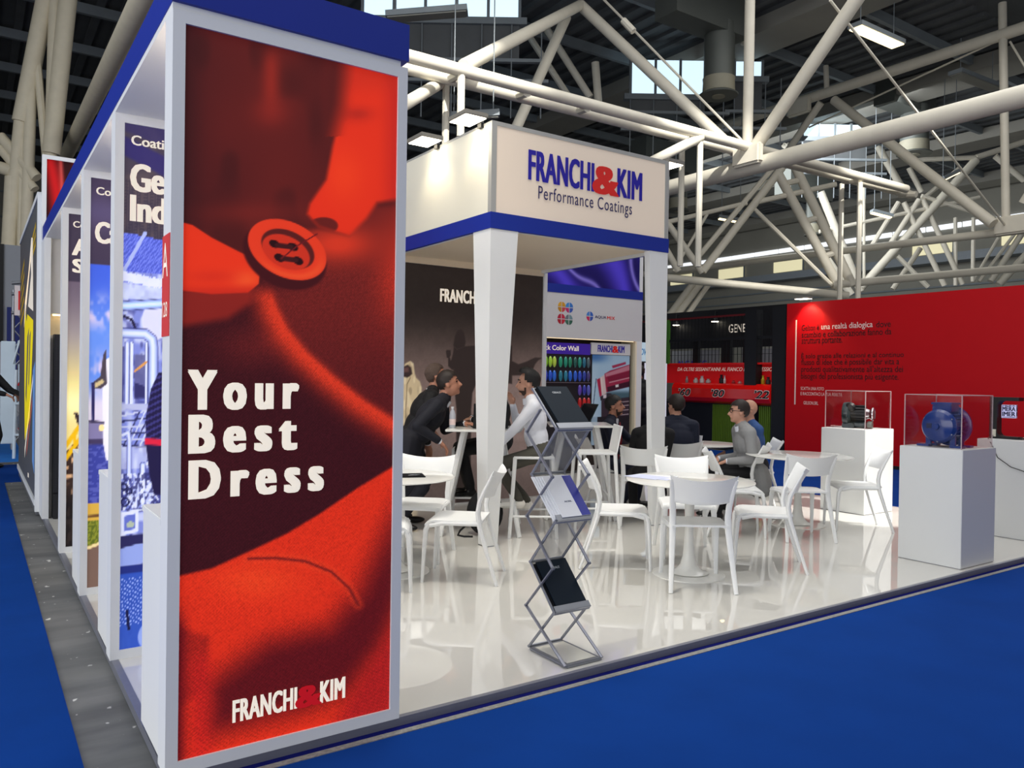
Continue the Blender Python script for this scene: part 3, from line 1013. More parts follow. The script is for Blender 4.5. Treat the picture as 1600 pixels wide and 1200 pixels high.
# tapered columns: outer corner plumb, inner faces leaning
for cx, sgn, wd_, lab in ((CX0, 1, (0.115, 0.13, 0.285, 0.285), 'white tapered column under the left corner of the sign'), (CX1, -1, (0.155, 0.06, 0.25, 0.075), 'white tapered column under the right corner of the sign')):
    t = thing('tapered_column', lab, 'column', (cx, CY0, 0.04))
    b = B()
    pts = []
    for z, wx, wy in ((0.04, wd_[0], wd_[1]), (CZ0 - 0.002, wd_[2], wd_[3])):
        xa, xb = cx, cx + sgn * wx
        pts += [(xa, CY0, z), (xb, CY0, z), (xb, CY0 + wy, z), (xa, CY0 + wy, z)]
    b._add(pts, [(0, 3, 2, 1), (4, 5, 6, 7), (0, 1, 5, 4), (1, 2, 6, 5), (2, 3, 7, 6), (3, 0, 4, 7)])
    b.build('shaft', WHITE, t)
    bx('foot_plate', ALUD, t, min(cx, cx + sgn * (wd_[0] + 0.003)), max(cx, cx + sgn * (wd_[0] + 0.003)), CY0 - 0.003, CY0 + wd_[1] + 0.003, 0.040, 0.046)
# flood lamps on arms above the sign box
LAMPG = 'flood lamps on the canopy box'
LEDM = mat('lamp_glass_lit', (1.0, 0.90, 0.70), 0.3, emit=9.0)


def flood(loc, dirx, diry, lab):
    t = thing('flood_lamp', lab, 'lamp', loc, math.atan2(diry, dirx), LAMPG)
    M = wmat(t)
    b = B()
    b.box(0.03, 0.26, -0.15, 0.15, 0.015, 0.055, M=M, bev=0.006)
    b.build('housing', mat('lamp_housing_grey', s8(150, 146, 138), 0.4, metal=0.4), t)
    B().box(0.045, 0.245, -0.135, 0.135, 0.009, 0.016, M=M).build('lens', LEDM, t)
    B().tube([M @ Vector((-0.01, 0, 0)), M @ Vector((0.0, 0, 0.06)), M @ Vector((0.16, 0, 0.062))], 0.012, n=8).build('arm', ALU, t)
    B().box(-0.03, 0.03, -0.03, 0.03, -0.03, 0.012, M=M).build('clamp', BLACK, t)
    return t


flood((CX0, 5.84, CZ1 - 0.002), -1, 0, 'lit flood lamp over the left side of the sign box, nearer the corner')
flood((CX0, 6.62, CZ1 - 0.002), -1, 0, 'lit flood lamp over the left side of the sign box, nearer the red tower')
flood((CX1, 5.86, CZ1 - 0.002), 1, 0, 'lit flood lamp sticking out past the right end of the sign')
flood((4.78, CY1 - 0.3, CZ1 + 0.04), 0, -1, 'small lamp peeping over the top edge of the sign')
# ---- brown mural wall under the canopy
mw = thing('wall_mural', 'dark brown mural wall with a caped silhouette', 'wall', (4.7, CY1, 0.04))
mw['kind'] = 'structure'
del mw['category']
bx('wall_panel', WHITE, mw, 1.70, CX1 - 0.02, CY1 + 0.004, CY1 + 0.08, 0.04, CZ0 - 0.01)
bx('cornice', SOF, mw, 1.70, CX1 - 0.02, CY1 - 0.02, CY1 + 0.004, 2.732, CZ0 + 0.03)
bx('corner_post', P_FRAME, mw, CX1 - 0.02, CX1 + 0.035, CY1 - 0.02, CY1 + 0.08, 0.04, CZ0 + 0.03)
bx('return_panel', WHITE, mw, CX1 - 0.02, CX1 + 0.03, CY1 + 0.08, YB, 0.04, CZ0 + 0.03)
MX0, MX1, MZ0, MZ1 = 1.72, CX1 - 0.02, 0.06, 2.732
HM = homog([(308.3, 375.7), (848.5, 432.3), (843.3, 773.8), (303.3, 822.3)])


def art_mural(u, v):
    n = len(u)
    X_ = MX0 + u * (MX1 - MX0)
    Z_ = MZ0 + v * (MZ1 - MZ0)
    c = np.tile(np.array([46, 39, 36]) / 255.0, (n, 1))
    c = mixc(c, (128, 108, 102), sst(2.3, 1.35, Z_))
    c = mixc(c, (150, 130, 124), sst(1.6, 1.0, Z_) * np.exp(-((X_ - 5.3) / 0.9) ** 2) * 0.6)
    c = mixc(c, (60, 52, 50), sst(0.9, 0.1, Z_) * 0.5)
    c = c * (1 + (vnoise(X_ * 14, Z_ * 14, 31) * 0.07 - 0.035 + vnoise(X_ * 60, Z_ * 60, 32) * 0.06 - 0.03)[:, None])
    sh = np.array([52, 43, 41])

    x, y = HM(u, v)

    def blob(poly, soft=1.2):
        return sst(soft, -soft, poly_sd(x, y, poly))
    k = blob([(709, 541), (714, 546), (726, 541), (742, 540), (800, 540), (800, 600), (747, 590), (742, 604), (738, 614), (736, 640), (735, 800), (712, 800), (713, 640), (709, 600), (708, 578), (702, 574), (700, 566), (705, 562), (708, 550)])
    k = np.maximum(k, blob([(708, 540), (711, 524), (715, 516), (720, 514), (725, 520), (727.5, 534), (726, 542), (714, 546)]))
    k = np.maximum(k, blob([(696.5, 549), (698, 546.5), (704, 547), (704.5, 554), (702, 560), (698, 559)], 0.8))
    k = np.maximum(k, blob([(700, 559), (703, 559), (705, 566), (709, 570), (707, 579), (700, 572)], 0.8))
    k = np.maximum(k, blob([(740, 540), (770, 552), (790, 563), (800, 564), (810, 569), (822, 565), (836, 558.5), (848, 559), (841, 563), (836, 569), (832, 579), (827, 586), (790, 587), (740, 586)]))
    c = mixc(c, sh, k * 0.96)
    # the painter in pale hooded overalls who throws the silhouette
    k = blob([(633, 568), (641, 564), (646, 568), (648, 584), (650, 590), (656, 596), (659, 606), (657, 640), (654, 700), (652, 800), (600, 800), (600, 620), (620, 592)])
    ovc = np.tile(np.array([204, 184, 148]) / 255.0, (n, 1))
    ovc = mixc(ovc, (136, 116, 92), sst(0.55, 0.8, vnoise(X_ * 22, Z_ * 9, 33)) * 0.5)
    ovc = mixc(ovc, (232, 216, 182), sst(0.55, 0.8, vnoise(X_ * 26 + 9, Z_ * 11, 34)) * 0.6)
    c = c + (ovc - c) * k[:, None]
    c = mixc(c, (60, 46, 46), blob([(628, 574), (637, 570), (642, 574), (644, 584), (640, 588), (636, 590), (628, 588)]))
    c = mixc(c, (132, 92, 86), blob([(630, 575), (638, 574), (639, 581), (630, 582)], 2.0) * 0.6)
    c = mixc(c, (120, 100, 78), sst(1.2, 0.3, line_d(x, y, [(641, 590), (636, 600), (634, 640), (633, 760)])) * 0.8)
    return c


paint('caped_silhouette_print', front(CY1 - 0.001, MX0, MZ0), MX1 - MX0, MZ1 - MZ0, 420, 280, art_mural, mw, print_mat('glowing_mural_print', emit=0.42))  # print given a glow in place of light falling on the wall
logo(front(CY1 - 0.002), 4.306, 2.336, 0.90, 0.143, LETT, LETRL, mw, lift=0.003)
# ================================================================ COLOUR WALL AT THE BACK RIGHT
cw = thing('colour_wall', 'white product wall with colour samples and a red lorry picture', 'display wall', (7.9, YB, 0.04))
NX0, NX1, NZ1 = 5.90, 8.71, 2.105           # niche
WG = mat('pale_grey_wall', s8(206, 206, 208), 0.5, noise=0.015, scale=2)
bx('upper_board', WG, cw, 5.765, 8.94, YB - 0.02, YB + 0.05, NZ1, 2.775)
bx('end_post', P_FRAME, cw, 8.83, 8.94, YB - 0.02, YB + 0.05, 0.04, NZ1)
WARM = mat('warm_white_reveal', s8(238, 226, 200), 0.5, noise=0.02)
bx('niche_reveal', WARM, cw, 8.80, 8.83, YB - 0.02, YB + 0.32, 0.04, NZ1)
bx('niche_ceiling', WARM, cw, 5.765, 8.80, YB + 0.05, YB + 0.32, NZ1, NZ1 + 0.03)
bx('niche_back', mat('taupe_panel', s8(70, 62, 58), 0.6, noise=0.03), cw, 5.765, 8.80, YB + 0.32, YB + 0.36, 0.04, NZ1 + 0.03)
bx('niche_strip_light', mat('niche_strip_light', s8(255, 232, 190), 0.4, emit=1.0), cw, 8.60, 8.78, YB + 0.005, YB + 0.02, NZ1 - 0.012, NZ1 - 0.003)
bx('niche_strip_light', mat('niche_strip_light', s8(255, 232, 190), 0.4), cw, 5.9, 8.59, YB + 0.005, YB + 0.02, NZ1 - 0.012, NZ1 - 0.003)
FB = YB + 0.02
# board with colour samples
sb = thing('colour_sample_board', 'dark board with rows of glossy green, blue and red colour samples', 'display board', (7.3, FB, 0.5))
bx('board', DARK, sb, 5.95, 7.885, FB, FB + 0.03, 0.45, 2.03)
bx('title_strip', mat('violet_title_strip', s8(62, 34, 160), 0.5, emit=0.12, noise=0.02), sb, 5.95, 7.885, FB - 0.006, FB, 1.86, 2.03)
FSB = front(FB - 0.006)
text('Car&Truck Color Wall', FSB, 6.60, 1.915, LETW, sb, w=1.05, h=0.075, bold=0.02, name='title')
text('II', front(FB), 7.42, 1.18, LETW, sb, w=0.06, h=0.07, name='caption')
bx('shelf_edge', ALU, sb, 5.95, 7.885, FB - 0.02, FB, 1.425, 1.434)
rows = [(1.74, [(6.78, (96, 190, 40)), (6.86, (110, 200, 50)), (6.94, (120, 205, 60)), (7.03, (140, 205, 50)), (7.113, (168, 218, 60)), (7.19, (190, 220, 80)), (7.306, (26, 158, 120)), (7.403, (22, 150, 122)), (7.49, (20, 140, 104)), (7.589, (24, 92, 84)), (7.677, (24, 148, 128)), (7.766, (30, 110, 136)), (7.85, (70, 96, 104))]),
        (1.53, [(6.86, (30, 50, 160)), (6.94, (28, 60, 180)), (7.03, (24, 66, 196)), (7.113, (26, 88, 214)), (7.19, (30, 110, 220)), (7.31, (24, 128, 150)), (7.408, (26, 128, 158)), (7.494, (24, 104, 214)), (7.594, (22, 92, 210)), (7.682, (30, 76, 198)), (7.77, (30, 60, 160)), (7.85, (60, 56, 120))]),
        (1.315, [(7.686, (96, 66, 176)), (7.775, (44, 52, 168)), (7.86, (80, 86, 182))]),
        (1.118, [(7.69, (192, 22, 24)), (7.779, (206, 28, 26)), (7.865, (178, 20, 26))]),
        (0.90, [(7.69, (150, 16, 30)), (7.783, (160, 20, 28)), (7.865, (140, 14, 24))])]
for zc, items in rows:
    for xc, col in items:
        m = mat('sample_%d_%d_%d' % col, s8(*col), 0.12, coat=1.0, noise=0.05, scale=30)
        b = B()
        b.ell((xc, FB - 0.004, zc), (0.036, 0.03, 0.085), seg=10, ring=8)
        b.build('colour_sample', m, sb, smooth=True)
# white name panel and lorry picture
np_ = thing('name_panel', 'small white company name panel above the red lorry picture', 'sign', (8.3, FB, 1.86))
bx('panel', WG, np_, 7.905, 8.715, FB - 0.01, FB + 0.02, 1.875, 2.055)
logo(front(FB - 0.01), 8.03, 1.915, 0.56, 0.105, LETB, LETR, np_)
tp = thing('lorry_poster', 'poster of a tilted red lorry front under a pale blue sky', 'poster', (8.3, FB, 0.5))
bx('backing_board', DARK, tp, 7.895, 8.73, FB, FB + 0.03, 0.45, 1.868)
HT = homog([(928.0, 553.8), (986.3, 556.0), (984.8, 650.5), (926.5, 651.7)])


def art_lorry(u, v):
    x, y = HT(u, v)
    x = 900 + (x - 900) * 1.0
    X10, Y10 = (x - 900) * 10, (y - 520) * 10      # the zoomed drawing frame
    n = len(u)
    c = np.tile(np.array([150, 178, 200]) / 255.0, (n, 1))
    c = mixc(c, (62, 104, 158), sst(520, 380, Y10) * sst(650, 300, X10))
    c = mixc(c, (186, 202, 214), sst(300, 900, Y10) * 0.6 * sst(420, 260, X10))
    c = mixc(c, (66, 92, 104), sst(880, 960, Y10) * sst(430, 560, X10))

    def P(poly, col, k=1.0, soft=8):
        nonlocal c
        c = mixc(c, col, sst(soft, -soft, poly_sd(X10, Y10, poly)) * k)
    P([(585, 515), (800, 455), (805, 490), (600, 555)], (150, 46, 76))
    P([(470, 640), (560, 590), (880, 490), (880, 830), (500, 930), (470, 760)], (142, 38, 66))
    P([(480, 640), (880, 500), (880, 580), (490, 690)], (176, 112, 128))
    P([(510, 690), (880, 590), (880, 690), (540, 785)], (118, 28, 54))
    P([(540, 770), (880, 690), (880, 706), (545, 786)], (190, 140, 150))
    P([(510, 850), (880, 750), (880, 840), (520, 925)], (58, 22, 38))
    P([(640, 815), (690, 805), (692, 845), (645, 855)], (206, 206, 206))
    P([(420, 690), (470, 655), (500, 960), (450, 1010)], (196, 176, 174))
    P([(350, 730), (415, 700), (430, 980), (395, 1000)], (160, 36, 66))
    P([(400, 700), (430, 690), (445, 985), (430, 990)], (206, 190, 188))
    P([(400, 1000), (520, 940), (580, 950), (570, 1060), (410, 1060)], (46, 40, 50))
    P([(450, 970), (500, 960), (500, 1020), (450, 1025)], (200, 190, 196))
    P([(420, 1060), (900, 1000), (900, 1400), (420, 1400)], (52, 40, 50))
    for yy in (1090, 1150, 1220, 1290):
        P([(620, yy), (860, yy - 26), (860, yy - 14), (620, yy + 12)], (168, 150, 156), soft=5)
    c = mixc(c, (60, 80, 110), sst(9, 4, line_d(X10, Y10, [(340, 720), (280, 1280)])))
    return c


paint('lorry_print', front(FB - 0.002, 7.93, 0.9), 0.78, 0.97, 100, 130, art_lorry, tp, print_mat('lorry_poster_print', emit=0.12))
bx('lower_board', mat('poster_sky_board', s8(150, 178, 200), 0.6), tp, 7.93, 8.05, FB - 0.004, FB, 0.46, 0.9)
# round swatch emblem and mixing-system mark on the pale board
FU = front(YB - 0.02)


def disc_quarters(cx, cz, r, cols, skip=()):
    for q, col in enumerate(cols):
        if q in skip:
            continue
        a0 = q * math.pi / 2
        g = 0.09 * r
        ox, oz = (g if q in (0, 3) else -g), (g if q in (0, 1) else -g)
        pts = [(cx + ox, cz + oz)] + [(cx + ox + r * math.cos(a0 + k * math.pi / 16), cz + oz + 1.08 * r * math.sin(a0 + k * math.pi / 16)) for k in range(9)]
        m = mat('emblem_%d_%d_%d' % col, s8(*col), 0.5, noise=0.02)
        B().prism(pts, FU, 0.001, 0.001).build('emblem_sector', m, cw)


disc_quarters(7.285, 2.565, 0.066, [(206, 150, 40), (214, 160, 44), (190, 130, 30), (200, 70, 70)])
disc_quarters(7.43, 2.562, 0.066, [(52, 120, 200), (60, 140, 210), (190, 40, 110), (60, 90, 180)])
disc_quarters(7.28, 2.385, 0.066, [(196, 40, 70), (180, 30, 60), (170, 24, 44), (196, 40, 60)])
disc_quarters(7.425, 2.38, 0.066, [(120, 150, 160), (110, 120, 130), (60, 110, 90), (50, 100, 84)])
disc_quarters(7.835, 2.455, 0.062, [(46, 100, 190), (70, 130, 205), (196, 36, 90), (56, 84, 170)])
text('AQUA', FU, 7.935, 2.425, LETS, cw, w=0.235, h=0.05, bold=0.02, name='mark_lettering')
text('MIX', FU, 8.185, 2.425, LETR, cw, w=0.165, h=0.05, bold=0.02, name='mark_lettering')

# ================================================================ RED WALL OF THE STAND ACROSS THE AISLE (plane X = 13.2)
XR = 13.2
rw = thing('red_text_wall', 'tall plain red wall with a dark Italian text', 'wall', (XR, 5, 0))
bx('panel', RED, rw, XR, XR + 0.15, -2.0, 9.76, 0.0, 3.02)
bx('base_strip', DARK, rw, XR - 0.012, XR, -2.0, 9.76, 0.0, 0.06)
SR = side(XR)
LT_ = [('Gelson è', 'una realtà dialogica', 'dove'), 'scambio e collaborazione fanno da', 'struttura portante.', None, "È solo grazie alle relazioni e al continuo", 'flusso di idee che è possibile dar vita a', "prodotti qualitativamente all’altezza dei", 'bisogni del professionista più esigente.']
wid = [1.80, 1.80, 0.86, 0, 2.03, 1.95, 2.02, 1.95]
LPALE = mat('pale_letter_vinyl', s8(240, 214, 206), 0.5, noise=0.02)
zl = 2.475
for ln, wd in zip(LT_, wid):
    if ln is not None:
        if isinstance(ln, tuple):
            text(ln[0], SR, -9.416, zl, LETK, rw, w=0.375, h=0.112, bold=0.008, name='wall_text')
            text(ln[1], SR, -8.995, zl - 0.024, LPALE, rw, w=1.03, h=0.140, bold=0.012, name='wall_text')
            text(ln[2], SR, -7.90, zl, LETK, rw, w=0.27, h=0.112, bold=0.008, name='wall_text')
        else:
            desc = any(ch in ln for ch in 'gpqy')
            text(ln, SR, -9.416, zl - (0.026 if desc else 0), LETK, rw, w=wd, h=0.145 if desc else 0.115, bold=0.008, name='wall_text')
    zl -= 0.133
B().prism([(-9.556, 1.05), (-9.530, 1.05), (-9.530, 2.69), (-9.556, 2.69)], SR, 0.003).build('white_rule', LPALE, rw)
text('SCATTA UNA FOTO', SR, -9.416, 1.335, LPALE, rw, w=0.50, h=0.062, bold=0, name='wall_text')
text('E RACCONTACI LA TUA REALTA', SR, -9.416, 1.235, LPALE, rw, w=0.88, h=0.062, bold=0, name='wall_text')
text('GELSON.SRL', SR, -9.35, 1.06, LPALE, rw, w=0.32, h=0.062, bold=0, name='wall_text')
# spot lamp on the upper edge
t = thing('wall_lamp', 'lit spot lamp on an arm at the top of the red wall', 'lamp', (XR + 0.03, 9.24, 3.02))
B().tube([(XR + 0.03, 9.24, 3.0), (XR + 0.03, 9.24, 3.10), (XR - 0.22, 9.24, 3.10)], 0.015, n=8).build('arm', ALU, t)
B().box(XR - 0.32, XR - 0.12, 9.10, 9.38, 3.065, 3.10, bev=0.006).build('housing', mat('lamp_housing_grey', s8(150, 146, 138)), t)
B().box(XR - 0.31, XR - 0.13, 9.115, 9.365, 3.058, 3.066).build('lens', LEDM, t)

# ---- dark fenced display stand to the left of the red wall
BLK = mat('near_black_paint', s8(16, 17, 22), 0.5, noise=0.1)
fs = thing('fenced_display', 'black framed display stand with red decade counters and wire mesh', 'display stand', (13.9, 12.0, 0))
for y0, y1, z1 in ((10.525, 10.82, 2.96), (9.82, 10.135, 2.99)):
    bx('black_post', BLK, fs, 13.25, 13.45, y0, y1, 0, z1)
bx('black_panel', BLK, fs, 13.46, 13.56, 10.135, 10.525, 0, 0.95)
bx('top_rail', mat('dark_red_paint', s8(90, 12, 20), 0.5), fs, 13.3, 13.36, 10.82, 16.0, 2.86, 2.90)
bx('mid_rail', BLK, fs, 13.3, 13.36, 10.135, 16.0, 2.36, 2.42)
b = B()
for k in range(56):
    y = 10.16 + k * 0.1
    b.box(13.325, 13.333, y, y + 0.012, 1.86, 2.88)
for z in (2.05, 2.2, 2.56, 2.72):
    b.box(13.327, 13.331, 10.15, 15.8, z, z + 0.008)
m_ = b.build('wire_mesh', mat('dark_wire', s8(30, 32, 34), 0.5, metal=0.5), fs)
m_['kind'] = 'stuff'
bx('green_post', mat('leaf_green_paint', s8(60, 110, 34), 0.6), fs, 13.27, 13.33, 13.02, 13.14, 1.86, 2.88)
for y0, y1 in ((12.85, 12.7), (12.0, 11.75), (11.4, 11.2)):
    bx('black_post', BLK, fs, 13.9, 14.0, y1, y0, 1.86, 2.40)
bx('rear_sign_board', BLK, fs, 15.2, 15.25, 10.3, 17.5, 2.3, 3.25)
SI = side(15.2)
text('GENE', SI, -12.90, 2.66, LETW, fs, w=0.52, h=0.2, bold=0.02, name='sign_lettering')
bx('rear_grey_board', mat('grey_board', s8(120, 124, 130), 0.6, noise=0.1), fs, 15.22, 15.24, 13.2, 14.8, 1.6, 2.25)
bx('rear_grey_board', mat('grey_board', s8(120, 124, 130)), fs, 15.22, 15.24, 11.55, 12.5, 1.6, 2.25)
text('ALC STEC', side(15.22), -14.6, 1.85, LETB, fs, w=1.0, h=0.14, bold=0.02, name='sign_lettering')
REDG = mat('glossy_red_counter', s8(222, 18, 14), 0.25, noise=0.04, coat=0.5)
REDU = mat('red_upper_board', s8(190, 16, 20), 0.4, noise=0.05, emit=0.25)
bx('red_upper_board', REDU, fs, 13.50, 13.54, 10.10, 14.2, 1.42, 1.87)
bx('red_shelf', REDG, fs, 13.30, 13.54, 10.10, 14.2, 1.835, 1.875)
S50 = side(13.50)
text("DA OLTRE SESSANT'ANNI AL FIANCO DEI PROFESSIONISTI", S50, -12.94, 1.70, LETW, fs, w=2.9, h=0.085, bold=0.015, shear=0.25, name='counter_lettering')
b = B()
prof = [(13.30, 1.00), (13.24, 1.04), (13.20, 1.12), (13.20, 1.32), (13.24, 1.40), (13.30, 1.43), (13.50, 1.43), (13.50, 1.00)]
MY = Matrix(((1, 0, 0, 0), (0, 0, 1, 0), (0, 1, 0, 0), (0, 0, 0, 1)))
b.prism(prof, MY, 2.68, 10.14).build('red_drum_counter', REDG, fs)
LK = mat('black_gloss_letter', s8(18, 14, 16), 0.3)
for wd, y in (("’60", 12.62), ("’80", 11.66), ("’22", 10.52)):
    text(wd, side(13.20), -y, 1.135, LPALE, fs, w=0.38, h=0.17, bold=0.05, shear=0.25, lift=0.002, name='decade_number')
    text(wd, side(13.20), -y + 0.01, 1.145, LK, fs, w=0.36, h=0.15, bold=0.02, shear=0.25, lift=0.004, name='decade_number')
bx('counter_base', BLK, fs, 13.34, 13.50, 10.14, 14.2, 0, 1.0)
GRN = mat('lime_green_slat', s8(88, 116, 22), 0.5, noise=0.15, scale=8)
for y0, y1 in ((10.16, 10.50), (10.86, 11.72)):
    k = y0
    while k < y1 - 0.03:
        bx('green_slat', GRN, fs, 13.315, 13.335, k, k + 0.032, 0.12, 0.98)
        k += 0.048
# small exhibits on the shelf of the red counter
exg = 'small exhibits on the red counter'
EXL = ['slim grey exhibit at the left end of the red shelf above the 60', 'pale round exhibit, first of three right of the slim grey one', 'tallest pale exhibit of the three on the red shelf', 'low pale exhibit beside the tallest pale one on the red shelf', 'black exhibit between the 60 and the 80 of the red counter', 'slim white exhibit beside the black one above the 80', 'small dull red exhibit right of the 80', 'small pink exhibit next to the black post above the counter', 'yellow exhibit between the two black posts', 'dark square exhibit between the two black posts', 'low pale exhibit at the right black post']
for i, (y, r, h, col) in enumerate(((12.55, 0.035, 0.15, (150, 140, 140)), (12.28, 0.06, 0.12, (190, 180, 176)), (12.10, 0.055, 0.16, (206, 200, 196)), (11.92, 0.06, 0.10, (176, 168, 166)), (11.55, 0.05, 0.19, (40, 34, 38)), (11.46, 0.03, 0.17, (196, 188, 186)), (11.22, 0.04, 0.07, (160, 60, 60)), (11.05, 0.045, 0.06, (200, 150, 146)), (10.46, 0.04, 0.18, (196, 170, 40)), (10.33, 0.05, 0.15, (60, 50, 50)), (10.20, 0.045, 0.08, (206, 198, 190)))):
    t = thing('exhibit', EXL[i], 'exhibit', (13.40, y, 1.43), 0, exg)
    B().lathe([(r * 0.8, 0), (r, 0.01), (r, h * 0.55), (r * 0.6, h * 0.65), (r * 0.55, h * 0.9), (r * 0.75, h)], Matrix.Translation((13.40, y, 1.431)), n=12).build('exhibit_body', mat('exhibit_%d' % i, s8(*col), 0.35, noise=0.1, metal=0.2), t, smooth=True)
for i, (y, z) in enumerate(((14.55, 2.92), (13.25, 2.95))):
    t = thing('stand_lamp', ('small lit lamp behind the mesh of the fenced stand, left one', 'small lit lamp behind the mesh of the fenced stand, beside the black post')[i], 'lamp', (15.1, y, z))
    B().lathe([(0.09, 0.0), (0.10, 0.03), (0.05, 0.09)], Matrix.Translation((15.1, y, z)), n=12).build('housing', BLK, t)
    B().lathe([(0.085, -0.012), (0.085, 0.001)], Matrix.Translation((15.1, y, z)), n=12).build('lens', LEDM, t)
    B().tube([(15.1, y, z + 0.08), (15.1, y, 3.2), (15.2, y, 3.2)], 0.012, n=6).build('arm', BLK, t)
# ---- bright stand further off, seen between the colour wall and the column
os_ = thing('far_stand', 'far bright stand with a pale blue sign, glimpsed beside the colour wall', 'stand', (11.2, 11.5, 0))
bx('sign_board', mat('pale_blue_sign', s8(196, 220, 232), 0.5, emit=0.3), os_, 10.3, 11.1, 11.0, 11.1, 1.84, 2.20)
text('SOWIN', front(11.0), 10.42, 1.96, mat('cyan_letter_vinyl', s8(40, 150, 214), 0.5), os_, w=0.36, h=0.12, bold=0.03, shear=0.2, name='sign_lettering')
bx('bright_wall', mat('lit_white_wall', s8(228, 230, 246), 0.5, emit=0.3), os_, 11.0, 12.2, 12.0, 12.1, 0.0, 1.84)
b = B()
b._add([(11.02, 11.8, 1.84), (11.35, 11.8, 1.84), (11.35, 11.8, 0.0), (11.22, 11.8, 0.0), (11.02, 11.88, 1.84), (11.35, 11.88, 1.84), (11.35, 11.88, 0.0), (11.22, 11.88, 0.0)], [(0, 1, 2, 3), (7, 6, 5, 4), (0, 4, 5, 1), (1, 5, 6, 2), (2, 6, 7, 3), (3, 7, 4, 0)])
b.build('dark_drape', DARK, os_)
# ================================================================ FURNITURE ON THE STAND
DZ = 0.04
D2R = math.pi / 180
I4 = Matrix.Identity(4)


def make_chair():
    """white one-piece stacking chair; local +y is the way the sitter faces"""
    t = thing('stacking_chair', '', 'chair')
    # seat: a gently dished slab with a rolled front edge

    def seat_fn(u, v):
        x = (u - 0.5) * (0.40 + 0.03 * v)
        y = -0.19 + 0.41 * v
        e = (2 * (u - 0.5)) ** 2
        z = 0.445 - 0.016 * (1 - e) * math.sin(math.pi * min(1, v + 0.05)) - 0.03 * max(0, (v - 0.86) / 0.14) ** 2 - 0.008 * e ** 3
        return (x, y, z), (0, 0.25 * max(0, v - 0.8), 1)
    B().sheet(seat_fn, 12, 12, 0.014).build('seat', PLAST, t, smooth=True, angle=60)
    # rails under the seat edge
    for sx in (-1, 1):
        B().tube([(sx * 0.198, 0.185, 0.405), (sx * 0.198, 0.10, 0.424), (sx * 0.196, -0.06, 0.424), (sx * 0.192, -0.175, 0.425)], [0.019, 0.018, 0.018, 0.018], n=8, flat=((1, 0, 0), 1.2)).build('side_rail', PLAST, t, smooth=True)
    # curved backrest, top corners flaring up

    def back_fn(u, v):
        s_ = 2 * (u - 0.5)
        top = 0.768 + 0.036 * abs(s_) ** 2.2
        bot = 0.598 + 0.012 * abs(s_) ** 2
        z = bot + (top - bot) * v
        x = s_ * (0.198 + 0.028 * v + 0.006 * v ** 3)
        y = -0.186 - 0.055 * (1 - s_ * s_) - 0.082 * v ** 1.35
        return (x, y, z), (0.5 * s_, -1, 0.55)
    B().sheet(back_fn, 16, 8, 0.013).build('backrest', PLAST, t, smooth=True, angle=60)
    for sx in (-1, 1):
        B().tube([(sx * 0.222, -0.300, 0.0), (sx * 0.208, -0.232, 0.20), (sx * 0.194, -0.170, 0.40), (sx * 0.192, -0.156, 0.50), (sx * 0.196, -0.168, 0.58), (sx * 0.206, -0.202, 0.66), (sx * 0.224, -0.258, 0.775)], [0.0125, 0.0155, 0.019, 0.019, 0.018, 0.015, 0.009], n=8, flat=((1, 0, 0), 1.25)).build('rear_leg', PLAST, t, smooth=True)
        B().tube([(sx * 0.205, 0.235, 0.0), (sx * 0.200, 0.225, 0.22), (sx * 0.197, 0.215, 0.37), (sx * 0.192, 0.195, 0.42), (sx * 0.186, 0.15, 0.436)], [0.012, 0.0155, 0.019, 0.019, 0.012], n=8, flat=((1, 0, 0), 1.2)).build('front_leg', PLAST, t, smooth=True)
    return t


CH0 = make_chair()
CHG = 'white plastic stacking chairs around the low tables'
_first = [True]


def chair(x, y, deg, label):
    c = CH0 if _first[0] else copy_tree(CH0)
    _first[0] = False
    c.location = (x, y, DZ)
    c.rotation_euler = (0, 0, (deg - 90) * D2R)
    c['label'] = label
    c['group'] = CHG
    return c


chair(4.30, 3.92, 54, 'white plastic chair with its back to us at the nearest round table')
chair(4.22, 4.64, -41, 'white plastic chair in profile facing right, just behind the brochure rack')
chair(5.17, 4.00, 133, 'white plastic chair in profile facing left, right of the nearest round table')
chair(4.95, 4.63, 232, 'white plastic chair facing us across the nearest round table')
chair(6.44, 4.58, 56, 'white plastic chair with its back to us at the table before the lit plinth')
chair(7.31, 4.57, 140, 'white plastic chair in profile standing against the glowing white plinth')
chair(6.02, 4.98, -42, 'white plastic chair turned right, between the nearest table and the grey-jacketed man')
chair(6.70, 5.52, 122, 'white plastic chair under the man in the grey jacket')
chair(7.36, 5.86, 140, 'white plastic chair under the bald man in the blue shirt')
chair(6.47, 6.17, 50, 'white plastic chair under the dark-haired man seen from behind, right of the column')
chair(5.66, 5.90, 50, 'white plastic chair behind the right column, under the person in black')
chair(5.98, 6.86, -22, 'white plastic chair under the bearded man in the red tie')
chair(2.945, 4.94, 139, 'white plastic chair in profile in front of the left column')
chair(2.99, 5.66, 228, 'white plastic chair facing us behind the table at the red tower')
chair(2.33, 5.03, -28, 'white plastic chair mostly hidden behind the red tower')

TBG = 'white round pedestal tables'


